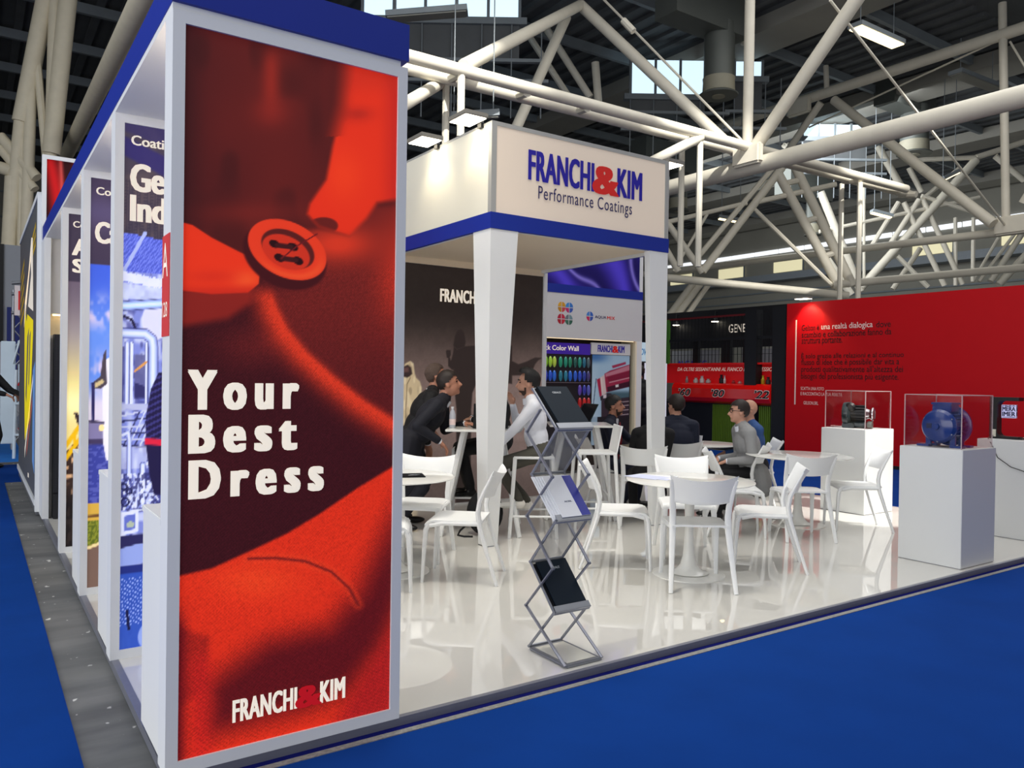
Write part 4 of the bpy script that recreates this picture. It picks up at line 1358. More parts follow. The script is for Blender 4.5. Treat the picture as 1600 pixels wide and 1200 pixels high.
def round_table(x, y, r, label, h=0.71):
    t = thing('pedestal_table', label, 'table', (x, y, DZ), 0, TBG)
    M = Matrix.Translation((x, y, DZ))
    B().lathe([(r - 0.09, h - 0.024), (r - 0.012, h - 0.012), (r, h - 0.006), (r - 0.002, h - 0.001), (r - 0.006, h)], M, n=64).build('tabletop', TABLEW, t, smooth=True)
    B().lathe([(0.055, 0.014), (0.20, 0.012), (0.27, 0.006), (0.272, 0.0)][::-1] + [(0.15, 0.018), (0.095, 0.035), (0.062, 0.075), (0.045, 0.14), (0.036, 0.24), (0.033, 0.40), (0.036, 0.54), (0.05, 0.63), (0.085, 0.675), (0.14, h - 0.018)], M, n=40).build('pedestal', TABLEW, t, smooth=True)
    return t


round_table(4.45, 4.12, 0.475, 'round white pedestal table nearest to us, between the chairs')
round_table(6.95, 4.97, 0.52, 'round white pedestal table in front of the glowing plinth')
round_table(2.60, 5.34, 0.45, 'round white pedestal table half hidden behind the red tower')
round_table(7.12, 6.42, 0.45, 'round white pedestal table of the seated group at the back right')

VA = math.atan2(-0.565, 0.825)           # the direction that runs along the high tables


def high_table(x, y, rz, label, sx=0.33, sy=0.33, h=0.975):
    t = thing('bar_table', label, 'table', (x, y, DZ), rz, 'white high bar tables')
    M = wmat(t)
    B().box(-sx, sx, -sy, sy, h - 0.022, h, M=M, bev=0.004).build('tabletop', TABLEW, t)
    for a in (-1, 1):
        for b_ in (-1, 1):
            B().tube([M @ Vector((a * (sx + 0.03), b_ * (sy + 0.02), 0)), M @ Vector((a * 0.17, b_ * 0.15, h - 0.02))], [0.022, 0.030], n=8).build('leg', PLAST, t, smooth=True)
    for a in (-1, 1):
        B().tube([M @ Vector((a * 0.305, -0.295, 0.22)), M @ Vector((a * 0.305, 0.295, 0.22))], 0.014, n=8).build('foot_rail', PLAST, t, smooth=True)
    return t


high_table(4.02, 6.36, VA, 'white high table behind the left column, with water bottle and laptop')
high_table(5.36, 6.55, VA, 'white high table behind the brochure rack')


def bar_stool(x, y, deg, label, back=True):
    t = thing('bar_stool', label, 'stool', (x, y, DZ), (deg - 90) * D2R, 'white bar stools')
    M = wmat(t)
    h = 0.74
    B().box(-0.20, 0.20, -0.19, 0.19, h - 0.022, h, M=M, bev=0.008).build('seat', PLAST, t)
    for a in (-1, 1):
        for b_ in (-1, 1):
            B().tube([M @ Vector((a * 0.215, b_ * 0.215, 0)), M @ Vector((a * 0.182, b_ * 0.172, h - 0.012))], [0.015, 0.018], n=8, flat=((1, 0, 0), 1.1)).build('leg', PLAST, t, smooth=True)
        B().tube([M @ Vector((a * 0.205, -0.205, 0.20)), M @ Vector((a * 0.205, 0.205, 0.20))], 0.010, n=8).build('foot_rail', PLAST, t, smooth=True)
    B().tube([M @ Vector((-0.203, 0.203, 0.25)), M @ Vector((0.203, 0.203, 0.25))], 0.011, n=8).build('foot_rail', PLAST, t, smooth=True)
    if back:
        def fn(u, v):
            s_ = 2 * (u - 0.5)
            return tuple(M @ Vector((s_ * (0.185 + 0.01 * v), -0.185 - 0.028 * (1 - s_ * s_) - 0.05 * v, h - 0.01 + 0.27 * v - 0.012 * (1 - s_ * s_) * v))), tuple((M.to_3x3() @ Vector((0.3 * s_, -1, 0.2))))
        B().sheet(fn, 12, 6, 0.012).build('backrest', PLAST, t, smooth=True, angle=60)
    return t


bar_stool(5.10, 5.99, 150, 'white bar stool with low back, right of the brochure rack')
bar_stool(4.31, 5.93, 146, 'white backless bar stool under the man in the white shirt', back=False)
bar_stool(4.22, 6.86, 235, 'white backless bar stool behind the left column', back=False)

# ---------------------------------------------------------------- zigzag brochure rack
rk = thing('brochure_rack', 'folding zigzag brochure rack of grey aluminium near the platform edge', 'rack', (2.585, 3.25, DZ))
RX0, RX1 = 2.47, 2.70
ACR = mat('smoked_acrylic', s8(150, 150, 146), 0.12, noise=0.02, alpha=0.55)
YFR, YBK = 3.205, 3.42
zb = [0.058, 0.512, 0.982, 1.437]      # back hinges
zf = [0.292, 0.762, 1.235]             # front lips
B().box(RX0, RX1, 3.085, 3.41, 0.041, 0.056, bev=0.003).build('base_frame', ALU, rk)
B().box(RX0 + 0.02, RX1 - 0.02, 3.11, 3.385, 0.0565, 0.0585).build('base_plate', mat('clear_acrylic_base', s8(206, 204, 192), 0.1), rk)


def rail(x, p, q, r=0.0085):
    B().tube([(x, *p), (x, *q)], r, n=8, flat=((1, 0, 0), 0.7)).build('frame_rail', ALU, rk, smooth=True)


for k in range(3):
    for x in (RX0 + 0.006, RX1 - 0.006):
        rail(x, (YBK, zb[k]), (YFR, zf[k]))           # sloping support
        rail(x, (YFR, zf[k]), (YBK, zb[k + 1]))       # shelf side
    # rear panel of the support and of the shelf
    b = B()
    b._add([(RX0 + 0.01, YBK, zb[k]), (RX1 - 0.01, YBK, zb[k]), (RX1 - 0.01, YFR, zf[k]), (RX0 + 0.01, YFR, zf[k])], [(0, 1, 2, 3)])
    if k > 0:
        b.build('support_panel', ACR, rk)
    else:
        b.bm.free()
    dy, dz = YBK - YFR, zb[k + 1] - zf[k]
    L_ = math.hypot(dy, dz)
    MP = Matrix(((1, 0, 0, RX0), (0, dy / L_, -dz / L_, YFR), (0, dz / L_, dy / L_, zf[k]), (0, 0, 0, 1)))   # x right, y up the shelf, z out of it
    B().box(0.01, RX1 - RX0 - 0.01, 0.0, L_, -0.002, 0.002, M=MP).build('shelf_panel', ACR, rk)
    # front lip
    B().tube([(RX0 - 0.002, YFR - 0.006, zf[k]), (RX1 + 0.002, YFR - 0.006, zf[k])], 0.012, n=8).build('lip', ALU, rk, smooth=True)
    B().box(0.0, RX1 - RX0, -0.012, 0.022, 0.022, 0.026, M=MP).build('lip', ALU, rk)
    B().box(0.0, RX1 - RX0, -0.014, -0.010, -0.004, 0.026, M=MP).build('lip', ALU, rk)
    B().tube([(RX0, YBK, zb[k + 1]), (RX1, YBK, zb[k + 1])], 0.008, n=8).build('cross_bar', ALU, rk, smooth=True)
    if k == 0:
        B().tube([(RX0, YBK, zb[0]), (RX1, YBK, zb[0])], 0.008, n=8).build('cross_bar', ALU, rk, smooth=True)
        MP0 = MP
    if k == 1:
        MP1 = MP
    if k == 2:
        MP2 = MP
LINKS = [(3.092, 0.052), (3.437, 0.276), (3.206, 0.521), (3.440, 0.757), (3.222, 0.989), (3.452, 1.206), (3.333, 1.332)]
for x, in ((RX0 - 0.006,), (RX1 + 0.006,)):
    for p, q in zip(LINKS[:-1], LINKS[1:]):
        B().tube([(x, *p), (x, *q)], 0.006, n=6, flat=((1, 0, 0), 1.6)).build('scissor_link', ALUD, rk, smooth=True)
    for p in LINKS[1:-1]:
        B().tube([(x - 0.006, *p), (x + 0.006, *p)], 0.009, n=8).build('pivot', ALU, rk)
# the brochures standing in it
NAVY = mat('dark_petrol_cover', s8(18, 30, 42), 0.6, spec=0.15, noise=0.04)
NAVY2 = mat('black_binder_cover', s8(12, 14, 20), 0.6, spec=0.15, noise=0.05)
PAPER = mat('white_paper', s8(232, 234, 240), 0.55, noise=0.02)
PBLUE = mat('blue_cover_band', s8(36, 44, 150), 0.45, noise=0.02)
SILV = mat('silver_letter', s8(170, 176, 182), 0.4, noise=0.02)


def brochure(M, x0, x1, y0, y1, z0, th, m, lab, grp=None, logo_=True, band=None):
    t = thing('brochure', lab, 'brochure', tuple(M @ Vector(((x0 + x1) / 2, y0, z0))), 0, grp)
    B().box(x0, x1, y0, y1, z0, z0 + th, M=M).build('cover', m, t)
    F_ = M @ Matrix.Translation((0, 0, z0 + th))
    if logo_ == 'silver':
        text('CERALIT', F_, (x0 + x1) / 2 + 0.005, y1 - 0.055, SILV, t, w=0.06, h=0.014, bold=0.03, align='C', lift=0.0006, name='cover_lettering')
    if band:
        B().box(x1 - 0.06, x1, y0 + 0.001, y1 - 0.001, th, th + 0.0008, M=M @ Matrix.Translation((0, 0, z0))).build('cover_band', band, t)
        text('ACRIL', F_, (x0 + x1) / 2 - 0.035, y0 + 0.09, mat('grey_blue_letter', s8(96, 104, 130), 0.5), t, w=0.05, h=0.009, bold=0.04, lift=0.0006, name='cover_lettering')
    return t


brochure(MP2, 0.012, 0.216, 0.0, 0.288, 0.004, 0.005, NAVY2, 'black brochure at the back of the top pile in the rack')
brochure(MP2, 0.018, 0.219, 0.0, 0.293, 0.010, 0.005, NAVY2, 'black brochure in the middle of the top pile in the rack')
brochure(MP2, 0.024, 0.224, 0.0, 0.296, 0.016, 0.005, NAVY, 'dark petrol brochure at the front of the top shelf of the rack', logo_='silver')
for k in range(5):
    brochure(MP1, -0.012 + 0.012 * k, 0.196 + 0.007 * k, 0.0, 0.285 - 0.006 * k, 0.003 + 0.006 * k, 0.004, PAPER, 'white brochure with a blue band on the middle shelf of the rack' if k == 4 else 'white brochure in the pile behind the blue-banded one, %s' % ('lowest of the pile', 'second from the shelf', 'third from the shelf', 'just under the top one')[k], 'white brochures on the middle shelf', band=PBLUE if k == 4 else None)
brochure(MP0, 0.012, 0.214, 0.0, 0.285, 0.004, 0.006, NAVY2, 'black brochure at the back of the bottom shelf of the rack')
brochure(MP0, 0.024, 0.224, 0.0, 0.290, 0.012, 0.006, NAVY, 'dark petrol brochure at the front of the bottom shelf of the rack', logo_='silver')

# ---------------------------------------------------------------- plinths with exhibits under acrylic covers
GLASS = bpy.data.materials.new('clear_acrylic')
GLASS.use_nodes = True
nt = GLASS.node_tree
nt.nodes.remove(nt.nodes['Principled BSDF'])
tr = nt.nodes.new('ShaderNodeBsdfTransparent'); tr.inputs[0].default_value = (0.97, 0.96, 0.96, 1)
gl = nt.nodes.new('ShaderNodeBsdfGlossy'); gl.inputs['Roughness'].default_value = 0.03
fr = nt.nodes.new('ShaderNodeFresnel'); fr.inputs['IOR'].default_value = 1.49
ad = nt.nodes.new('ShaderNodeMath'); ad.operation = 'MULTIPLY'; ad.inputs[1].default_value = 0.3
mxs = nt.nodes.new('ShaderNodeMixShader')
nt.links.new(fr.outputs[0], ad.inputs[0]); nt.links.new(ad.outputs[0], mxs.inputs[0])
nt.links.new(tr.outputs[0], mxs.inputs[1]); nt.links.new(gl.outputs[0], mxs.inputs[2])
nt.links.new(mxs.outputs[0], nt.nodes['Material Output'].inputs['Surface'])
EDGE = mat('acrylic_edge', s8(226, 206, 206), 0.2, alpha=0.4)


PLW = mat('off_white_plinth', s8(214, 215, 214), 0.45, noise=0.012, scale=3)


def plinth(x0, x1, y0, y1, h, lab):
    t = thing('display_plinth', lab, 'plinth', ((x0 + x1) / 2, (y0 + y1) / 2, DZ), 0, 'white exhibit plinths')
    B().box(x0, x1, y0, y1, DZ + 0.004, h, bev=0.003).build('body', PLW, t)
    B().box(x0 + 0.006, x1 - 0.006, y0 + 0.006, y1 - 0.006, DZ, DZ + 0.005).build('foot', ALUD, t)
    return t


def cover(x0, x1, y0, y1, z0, z1, lab):
    t = thing('acrylic_cover', lab, 'display case', ((x0 + x1) / 2, (y0 + y1) / 2, z0), 0, 'clear acrylic covers on the plinths')
    for nm, bxs in (('pane', (x0, x0 + 0.004, y0, y1, z0, z1)), ('pane', (x1 - 0.004, x1, y0, y1, z0, z1)), ('pane', (x0 + 0.004, x1 - 0.004, y0, y0 + 0.004, z0, z1)), ('pane', (x0 + 0.004, x1 - 0.004, y1 - 0.004, y1, z0, z1)), ('top_pane', (x0, x1, y0, y1, z1, z1 + 0.004))):
        B().box(*bxs).build(nm, GLASS, t)
    e = 0.0035
    for x in (x0, x1):
        for y in (y0, y1):
            B().box(x - e, x + e, y - e, y + e, z0, z1 + 0.004).build('edge', EDGE, t)
    for a in ((x0, x1, y0 - e, y0 + e), (x0, x1, y1 - e, y1 + e), (x0 - e, x0 + e, y0, y1), (x1 - e, x1 + e, y0, y1)):
        B().box(*a, z1, z1 + 0.006).build('edge', EDGE, t)
    return t


PZ = 0.978
plinth(6.405, 6.95, 3.095, 3.605, PZ, 'white plinth at the platform edge carrying the blue electric motor')
cover(6.43, 6.93, 3.12, 3.58, PZ, PZ + 0.425, 'clear acrylic cover over the blue electric motor')
plinth(8.065, 8.63, 4.93, 5.47, PZ, 'brightly lit white plinth carrying the dark blower')
cover(8.10, 8.60, 4.955, 5.445, PZ, PZ + 0.42, 'clear acrylic cover over the dark blower')
plinth(8.12, 8.75, 3.13, 3.79, 0.968, 'white plinth at the right picture edge carrying the black display')
# blue electric motor: axis along its length
MB_ = mat('blue_motor_enamel', s8(8, 50, 124), 0.28, noise=0.05, scale=10, coat=0.3)
MDK = mat('dark_blue_motor_recess', s8(10, 26, 70), 0.5, noise=0.1)
em = thing('electric_motor', 'blue cast electric motor with cooling fins and terminal box', 'motor', (6.66, 3.36, PZ), 0)
MR = Matrix.Translation((6.66, 3.36, PZ)) @ Matrix.Rotation(math.radians(4), 4, 'Z')      # local x along the shaft


def shell(prof, nm, m, n=40):
    MX = MR @ Matrix.Translation((0, 0, 0.172)) @ Matrix.Rotation(math.pi / 2, 4, 'Y')
    return B().lathe(prof, MX, n=n).build(nm, m, em, smooth=True, angle=30)


shell([(0.118, -0.11), (0.118, 0.09)], 'stator_body', MB_)
for k in range(24):
    a = 2 * math.pi * k / 24
    B().box(-0.095, 0.085, -0.003, 0.003, 0.115, 0.142, M=MR @ Matrix.Translation((0, 0, 0.172)) @ Matrix.Rotation(a, 4, 'X')).build('cooling_fin', MB_, em)
shell([(0.150, 0.08), (0.168, 0.085), (0.168, 0.105), (0.150, 0.12), (0.11, 0.15), (0.06, 0.165)], 'fan_cowl', MB_)
shell([(0.125, -0.09), (0.138, -0.10), (0.138, -0.125), (0.120, -0.155), (0.085, -0.170), (0.05, -0.176)], 'end_shield', MB_)
shell([(0.03, -0.16), (0.026, -0.20)], 'shaft_boss', MB_, n=20)
B().box(-0.182, -0.17, 0.035, 0.075, 0.155, 0.195, M=MR).build('vent_hole', MDK, em)
for k in range(6):
    a = 2 * math.pi * (k + 0.5) / 6
    B().lathe([(0.008, 0.0), (0.008, 0.012)], MR @ Matrix.Translation((-0.138, 0.122 * math.cos(a), 0.172 + 0.122 * math.sin(a))) @ Matrix.Rotation(-math.pi / 2, 4, 'Y'), n=8).build('bolt', ALU, em)
B().box(-0.085, 0.075, -0.075, 0.075, 0.285, 0.350, M=MR, bev=0.008).build('terminal_box', MB_, em)
B().box(-0.092, 0.082, -0.082, 0.082, 0.347, 0.366, M=MR, bev=0.004).build('terminal_lid', MB_, em)
for sx in (-0.085, 0.07):
    for sy in (-0.13, 0.13):
        B().box(sx - 0.035, sx + 0.035, sy - 0.05, sy + 0.05, 0.0, 0.018, M=MR, bev=0.004).build('foot', MB_, em)
        sg = 1 if sy > 0 else -1
        B().box(sx - 0.012, sx + 0.012, sg * 0.075, sg * 0.115, 0.016, 0.11, M=MR).build('foot_web', MB_, em)

# dark blower with chrome outlet
bl = thing('side_channel_blower', 'dark green and black blower with a chrome outlet', 'blower', (8.33, 5.2, PZ))
BGM = mat('dark_green_casting', s8(30, 42, 44), 0.3, noise=0.1, coat=0.4)
CHR = mat('chrome', s8(210, 212, 216), 0.12, metal=1.0)
MBL = Matrix.Translation((8.31, 5.2, PZ)) @ Matrix.Rotation(VA - 0.62, 4, 'Z')


def lat(prof, c, axis, nm, m, n=28):
    R_ = {'x': Matrix.Rotation(math.pi / 2, 4, 'Y'), 'y': Matrix.Rotation(math.pi / 2, 4, 'X'), 'z': I4}[axis]
    return B().lathe(prof, MBL @ Matrix.Translation(c) @ R_, n=n).build(nm, m, bl, smooth=True, angle=30)


lat([(0.09, -0.045), (0.128, -0.04), (0.135, -0.01), (0.135, 0.02), (0.10, 0.045)], (-0.085, 0, 0.16), 'x', 'impeller_housing', BGM, 36)
lat([(0.085, -0.02), (0.085, 0.16)], (-0.05, 0, 0.165), 'x', 'motor_body', BLACK)
for k in range(14):
    a = 2 * math.pi * k / 14
    B().box(-0.04, 0.105, -0.003, 0.003, 0.08, 0.098, M=MBL @ Matrix.Translation((0, 0, 0.165)) @ Matrix.Rotation(a, 4, 'X')).build('cooling_fin', BLACK, bl)
lat([(0.058, 0.0), (0.062, 0.01), (0.05, 0.045), (0.078, 0.075), (0.078, 0.09), (0.06, 0.092), (0.05, 0.08)], (0.105, 0, 0.165), 'x', 'chrome_outlet', CHR)
lat([(0.05, 0), (0.05, 0.004)], (0.188, 0, 0.165), 'x', 'outlet_core', mat('dark_grille', s8(60, 66, 66), 0.4))
lat([(0.034, -0.13), (0.036, 0.12)], (0.02, -0.03, 0.042), 'x', 'inlet_pipe', BGM)
lat([(0.038, 0.0), (0.044, 0.012), (0.044, 0.05), (0.03, 0.052)], (0.135, -0.03, 0.045), 'x', 'pipe_end', mat('grey_green_cap', s8(120, 140, 132), 0.3, metal=0.4))
B().box(-0.13, 0.0, -0.09, 0.09, 0.0, 0.06, M=MBL, bev=0.008).build('foot', BGM, bl)
lat([(0.05, 0), (0.055, 0.04), (0.03, 0.06)], (-0.04, -0.05, 0.24), 'y', 'valve_cap', BLACK, 16)

# black C-shaped levitating display with its lettered cube
dp = thing('levitation_display', 'black C-shaped display stand, open to the right, on the right-hand plinth', 'display', (8.32, 3.6, 0.968))
SD = side(8.30)


def arc(cx, cy, r, a0, a1, n=6):
    return [(cx + r * math.cos(math.radians(a0 + (a1 - a0) * k / n)), cy + r * math.sin(math.radians(a0 + (a1 - a0) * k / n))) for k in range(n + 1)]


z0_, z1_ = 0.968, 1.375
inner = [(-3.50, z1_ - 0.035)] + arc(-3.645, z1_ - 0.085, 0.05, 90, 180)[:] + arc(-3.645, z0_ + 0.075, 0.05, 180, 270) + [(-3.50, z0_ + 0.025)]
poly = [(-3.50, z0_), (-3.765, z0_), (-3.765, z1_), (-3.50, z1_)] + inner
B().prism(poly, SD, 0.10, -0.10).build('c_frame', BLACK, dp)
B().box(8.31, 8.39, 3.47, 3.50, z0_ + 0.001, z0_ + 0.02).build('foot_bar', BLACK, dp)
B().box(8.292, 8.30, 3.700, 3.735, z0_ + 0.02, z0_ + 0.09).build('switch_plate', mat('pale_switch', s8(200, 196, 180), 0.5), dp)
cb = thing('floating_cube', 'small floating cube with black letters inside the C-shaped display', 'cube', (8.32, 3.565, 1.18))
Mc = Matrix.Translation((8.335, 3.598, 1.238)) @ Matrix.Rotation(math.radians(18), 4, 'Z')
s_ = 0.060
B().box(-s_, s_, -s_, s_, -s_ * 1.05, s_ * 1.05, M=Mc).build('cube_body', mat('pale_violet_cube', s8(206, 204, 244), 0.4, emit=0.25, noise=0.02), cb)
INK = mat('navy_ink', s8(24, 20, 66), 0.5)
FXm = Mc @ Matrix(((0, 0, -1, -s_), (-1, 0, 0, 0), (0, 1, 0, 0), (0, 0, 0, 1)))
FYm = Mc @ Matrix(((1, 0, 0, 0), (0, 0, -1, -s_), (0, 1, 0, 0), (0, 0, 0, 1)))
for Fm in (FXm, FYm):
    text('MERA', Fm, -0.055, 0.005, INK, cb, w=0.110, h=0.042, bold=0.05, name='cube_lettering')
    text('IMER', Fm, -0.055, -0.045, INK, cb, w=0.110, h=0.042, bold=0.05, name='cube_lettering')
    text('MERA', Fm, -0.055, 0.050, INK, cb, w=0.110, h=0.011, bold=0.05, name='cube_lettering')
    B().box(-0.055, 0.055, -0.058, -0.053, 0.0, 0.001, M=Fm).build('cube_line', INK, cb)
t = B().tube([(8.305, 3.72, 1.0), (8.25, 3.74, 0.985), (8.14, 3.70, 0.975), (8.115, 3.66, 0.93), (8.112, 3.60, 0.80), (8.112, 3.48, 0.72), (8.112, 3.35, 0.685), (8.112, 3.15, 0.675), (8.13, 3.115, 0.64), (8.2, 3.11, 0.30), (8.3, 3.08, 0.05), (8.6, 3.08, 0.046)], 0.004, n=6).build('power_cable', BLACK, None, smooth=True)
tag(t, 'thin black cable hanging down the right-hand plinth', 'cable')

# ---------------------------------------------------------------- small things on the tables


def bottle(x, y, z, h, lab):
    t = thing('water_bottle', lab, 'bottle', (x, y, z), 0, 'small plastic water bottles')
    M = Matrix.Translation((x, y, z))
    k = h / 0.20
    WB = mat('clear_bottle_plastic', s8(214, 220, 232), 0.1, alpha=0.55, noise=0.02)
    B().lathe([(0.028 * k, 0.0), (0.030 * k, 0.01 * k), (0.030 * k, 0.055 * k), (0.027 * k, 0.065 * k), (0.030 * k, 0.075 * k), (0.030 * k, 0.125 * k), (0.022 * k, 0.155 * k), (0.012 * k, 0.175 * k), (0.011 * k, 0.185 * k)], M, n=20).build('body', WB, t, smooth=True)
    B().lathe([(0.0305 * k, 0.03 * k), (0.0305 * k, 0.085 * k)], M, n=20).build('paper_label', mat('pale_pink_label', s8(230, 208, 206), 0.6), t, smooth=True)
    B().lathe([(0.0135 * k, 0.182 * k), (0.0135 * k, 0.20 * k)], M, n=16).build('cap', mat('white_cap', s8(236, 236, 240), 0.4), t)


bottle(3.72, 6.42, 1.015, 0.20, 'clear water bottle on the high table left of the column')
bottle(6.75, 6.24, 0.75, 0.20, 'clear water bottle beside the white cup on the far round table')
t = thing('paper_cup', 'white paper cup on the far round table', 'cup', (6.80, 6.17, 0.75))
B().lathe([(0.028, 0), (0.040, 0.115), (0.043, 0.118), (0.036, 0.119), (0.026, 0.004)], Matrix.Translation((6.80, 6.17, 0.7505)), n=24).build('cup_body', PAPER, t, smooth=True)


def laptop(x, y, z, rz, lid, lab, ml, open_=105):
    t = thing('laptop', lab, 'laptop', (x, y, z), rz)
    M = wmat(t)
    B().box(-0.165, 0.165, -0.115, 0.115, 0.001, 0.016, M=M, bev=0.003).build('keyboard_base', ml[0], t)
    a = math.radians(open_ - 90)
    ML = M @ Matrix.Translation((0, 0.112, 0.014)) @ Matrix.Rotation(-a, 4, 'X')
    B().box(-0.165, 0.165, 0.0, 0.008, 0.0, 0.225, M=ML, bev=0.003).build('screen_lid', ml[1], t)
    B().box(-0.155, 0.155, -0.001, 0.0005, 0.012, 0.215, M=ML).build('screen', mat('dark_screen', s8(20, 24, 30), 0.1), t)
    return t


laptop(4.06, 6.31, 1.015, VA + math.pi + 0.15, 1, 'open black laptop with its lid towards us on the high table by the left column', (BLACK, BLACK), 100)
laptop(5.31, 6.60, 1.015, VA - math.pi / 2 + 0.4, 1, 'open laptop with dark green lid on the high table behind the rack', (ALU, mat('dark_green_lid', s8(40, 62, 62), 0.4, noise=0.05)), 118)
t = thing('paper_sheets', 'loose white and pale blue sheets on the nearest round table', 'papers', (4.2, 4.3, 0.75))
for k, (dx, dy, a) in enumerate(((0, 0, 20), (0.05, 0.03, 35), (-0.03, 0.05, 10))):
    Ms = Matrix.Translation((4.30 + dx, 4.34 + dy, 0.7508 + 0.0006 * k)) @ Matrix.Rotation(a * D2R, 4, 'Z')
    B().box(-0.105, 0.105, -0.148, 0.148, 0, 0.0005, M=Ms).build('sheet', mat('pale_blue_paper', s8(206, 212, 238), 0.5, noise=0.03) if k != 1 else PAPER, t)
t = thing('folder', 'dark folder lying on the table behind the red tower', 'folder', (2.75, 5.2, 0.75))
Ms = Matrix.Translation((2.66, 5.30, 0.7505)) @ Matrix.Rotation(-20 * D2R, 4, 'Z')
B().box(-0.15, 0.15, -0.10, 0.10, 0, 0.008, M=Ms, bev=0.002).build('cover', NAVY2, t)
B().box(0.03, 0.10, -0.02, -0.008, 0.008, 0.0086, M=Ms).build('silver_stripe', SILV, t)
B().box(0.05, 0.12, 0.01, 0.02, 0.008, 0.0086, M=Ms).build('silver_stripe', SILV, t)
t = thing('backpack', 'black backpack standing on the floor behind the left column', 'bag', (3.93, 6.16, DZ))
Mb = Matrix.Translation((3.93, 6.16, DZ)) @ Matrix.Rotation(VA, 4, 'Z')
BAG = mat('black_nylon', s8(16, 16, 20), 0.8, noise=0.2, scale=40)
B().ell((0, 0, 0.20), (0.17, 0.10, 0.21), Mb, 16, 12).build('bag_body', BAG, t, smooth=True)
B().ell((0, -0.08, 0.14), (0.12, 0.05, 0.12), Mb, 12, 10).build('front_pocket', BAG, t, smooth=True)
B().tube([Mb @ Vector(p) for p in ((-0.06, -0.02, 0.40), (-0.03, -0.02, 0.46), (0.03, -0.02, 0.46), (0.06, -0.02, 0.40))], 0.008, n=6).build('handle', BAG, t, smooth=True)
B().tube([Mb @ Vector(p) for p in ((-0.14, -0.06, 0.12), (-0.22, -0.10, 0.05), (-0.24, -0.12, 0.012), (-0.18, -0.16, 0.008), (-0.10, -0.16, 0.008))], 0.009, n=6).build('strap', BAG, t, smooth=True)
# ================================================================ PEOPLE
SKIN = mat('skin', s8(196, 146, 122), 0.55, noise=0.06, scale=18)
SKIND = mat('skin_tanned', s8(180, 126, 102), 0.55, noise=0.06, scale=18)
HAIRK = mat('black_hair', s8(18, 15, 15), 0.6, noise=0.3, scale=60)
HAIRB = mat('dark_brown_hair', s8(36, 26, 22), 0.6, noise=0.3, scale=60)
BEARD = mat('dark_beard', s8(62, 44, 36), 0.8, noise=0.3, scale=60)
EYEW = mat('eye', s8(30, 22, 20), 0.2)
SUITN = mat('midnight_suit_cloth', s8(20, 21, 32), 0.8, noise=0.15, scale=30)
SUITK = mat('black_suit_cloth', s8(14, 14, 18), 0.8, noise=0.15, scale=30)
SUITB = mat('navy_suit_cloth', s8(20, 26, 46), 0.8, noise=0.12, scale=30)
GREYJ = mat('grey_jacket_cloth', s8(146, 146, 146), 0.85, noise=0.07, scale=40)
SHIRTW = mat('white_shirt_cloth', s8(226, 228, 236), 0.75, noise=0.03, scale=20)
SHIRTB = mat('blue_shirt_cloth', s8(50, 84, 140), 0.8, noise=0.08, scale=30)
TROUG = mat('olive_grey_trousers', s8(70, 68, 60), 0.85, noise=0.08, scale=30)
SHOEK = mat('black_leather', s8(12, 12, 13), 0.3, noise=0.1)
SNEAK = mat('white_sneaker', s8(226, 222, 214), 0.6, noise=0.04)
TIER = mat('red_silk_tie', s8(138, 20, 34), 0.45, noise=0.06)


def ik(a, c, l1, l2, pole):
    """middle joint of a two-bone limb from a to c"""
    a, c = Vector(a), Vector(c)
    d = c - a
    L = min(d.length, (l1 + l2) * 0.999)
    n_ = d.normalized()
    c = a + n_ * L
    x = (l1 * l1 - l2 * l2 + L * L) / (2 * L)
    h = math.sqrt(max(1e-6, l1 * l1 - x * x))
    p = Vector(pole) - n_ * n_.dot(Vector(pole))
    p.normalize()
    return a + n_ * x + p * h, c


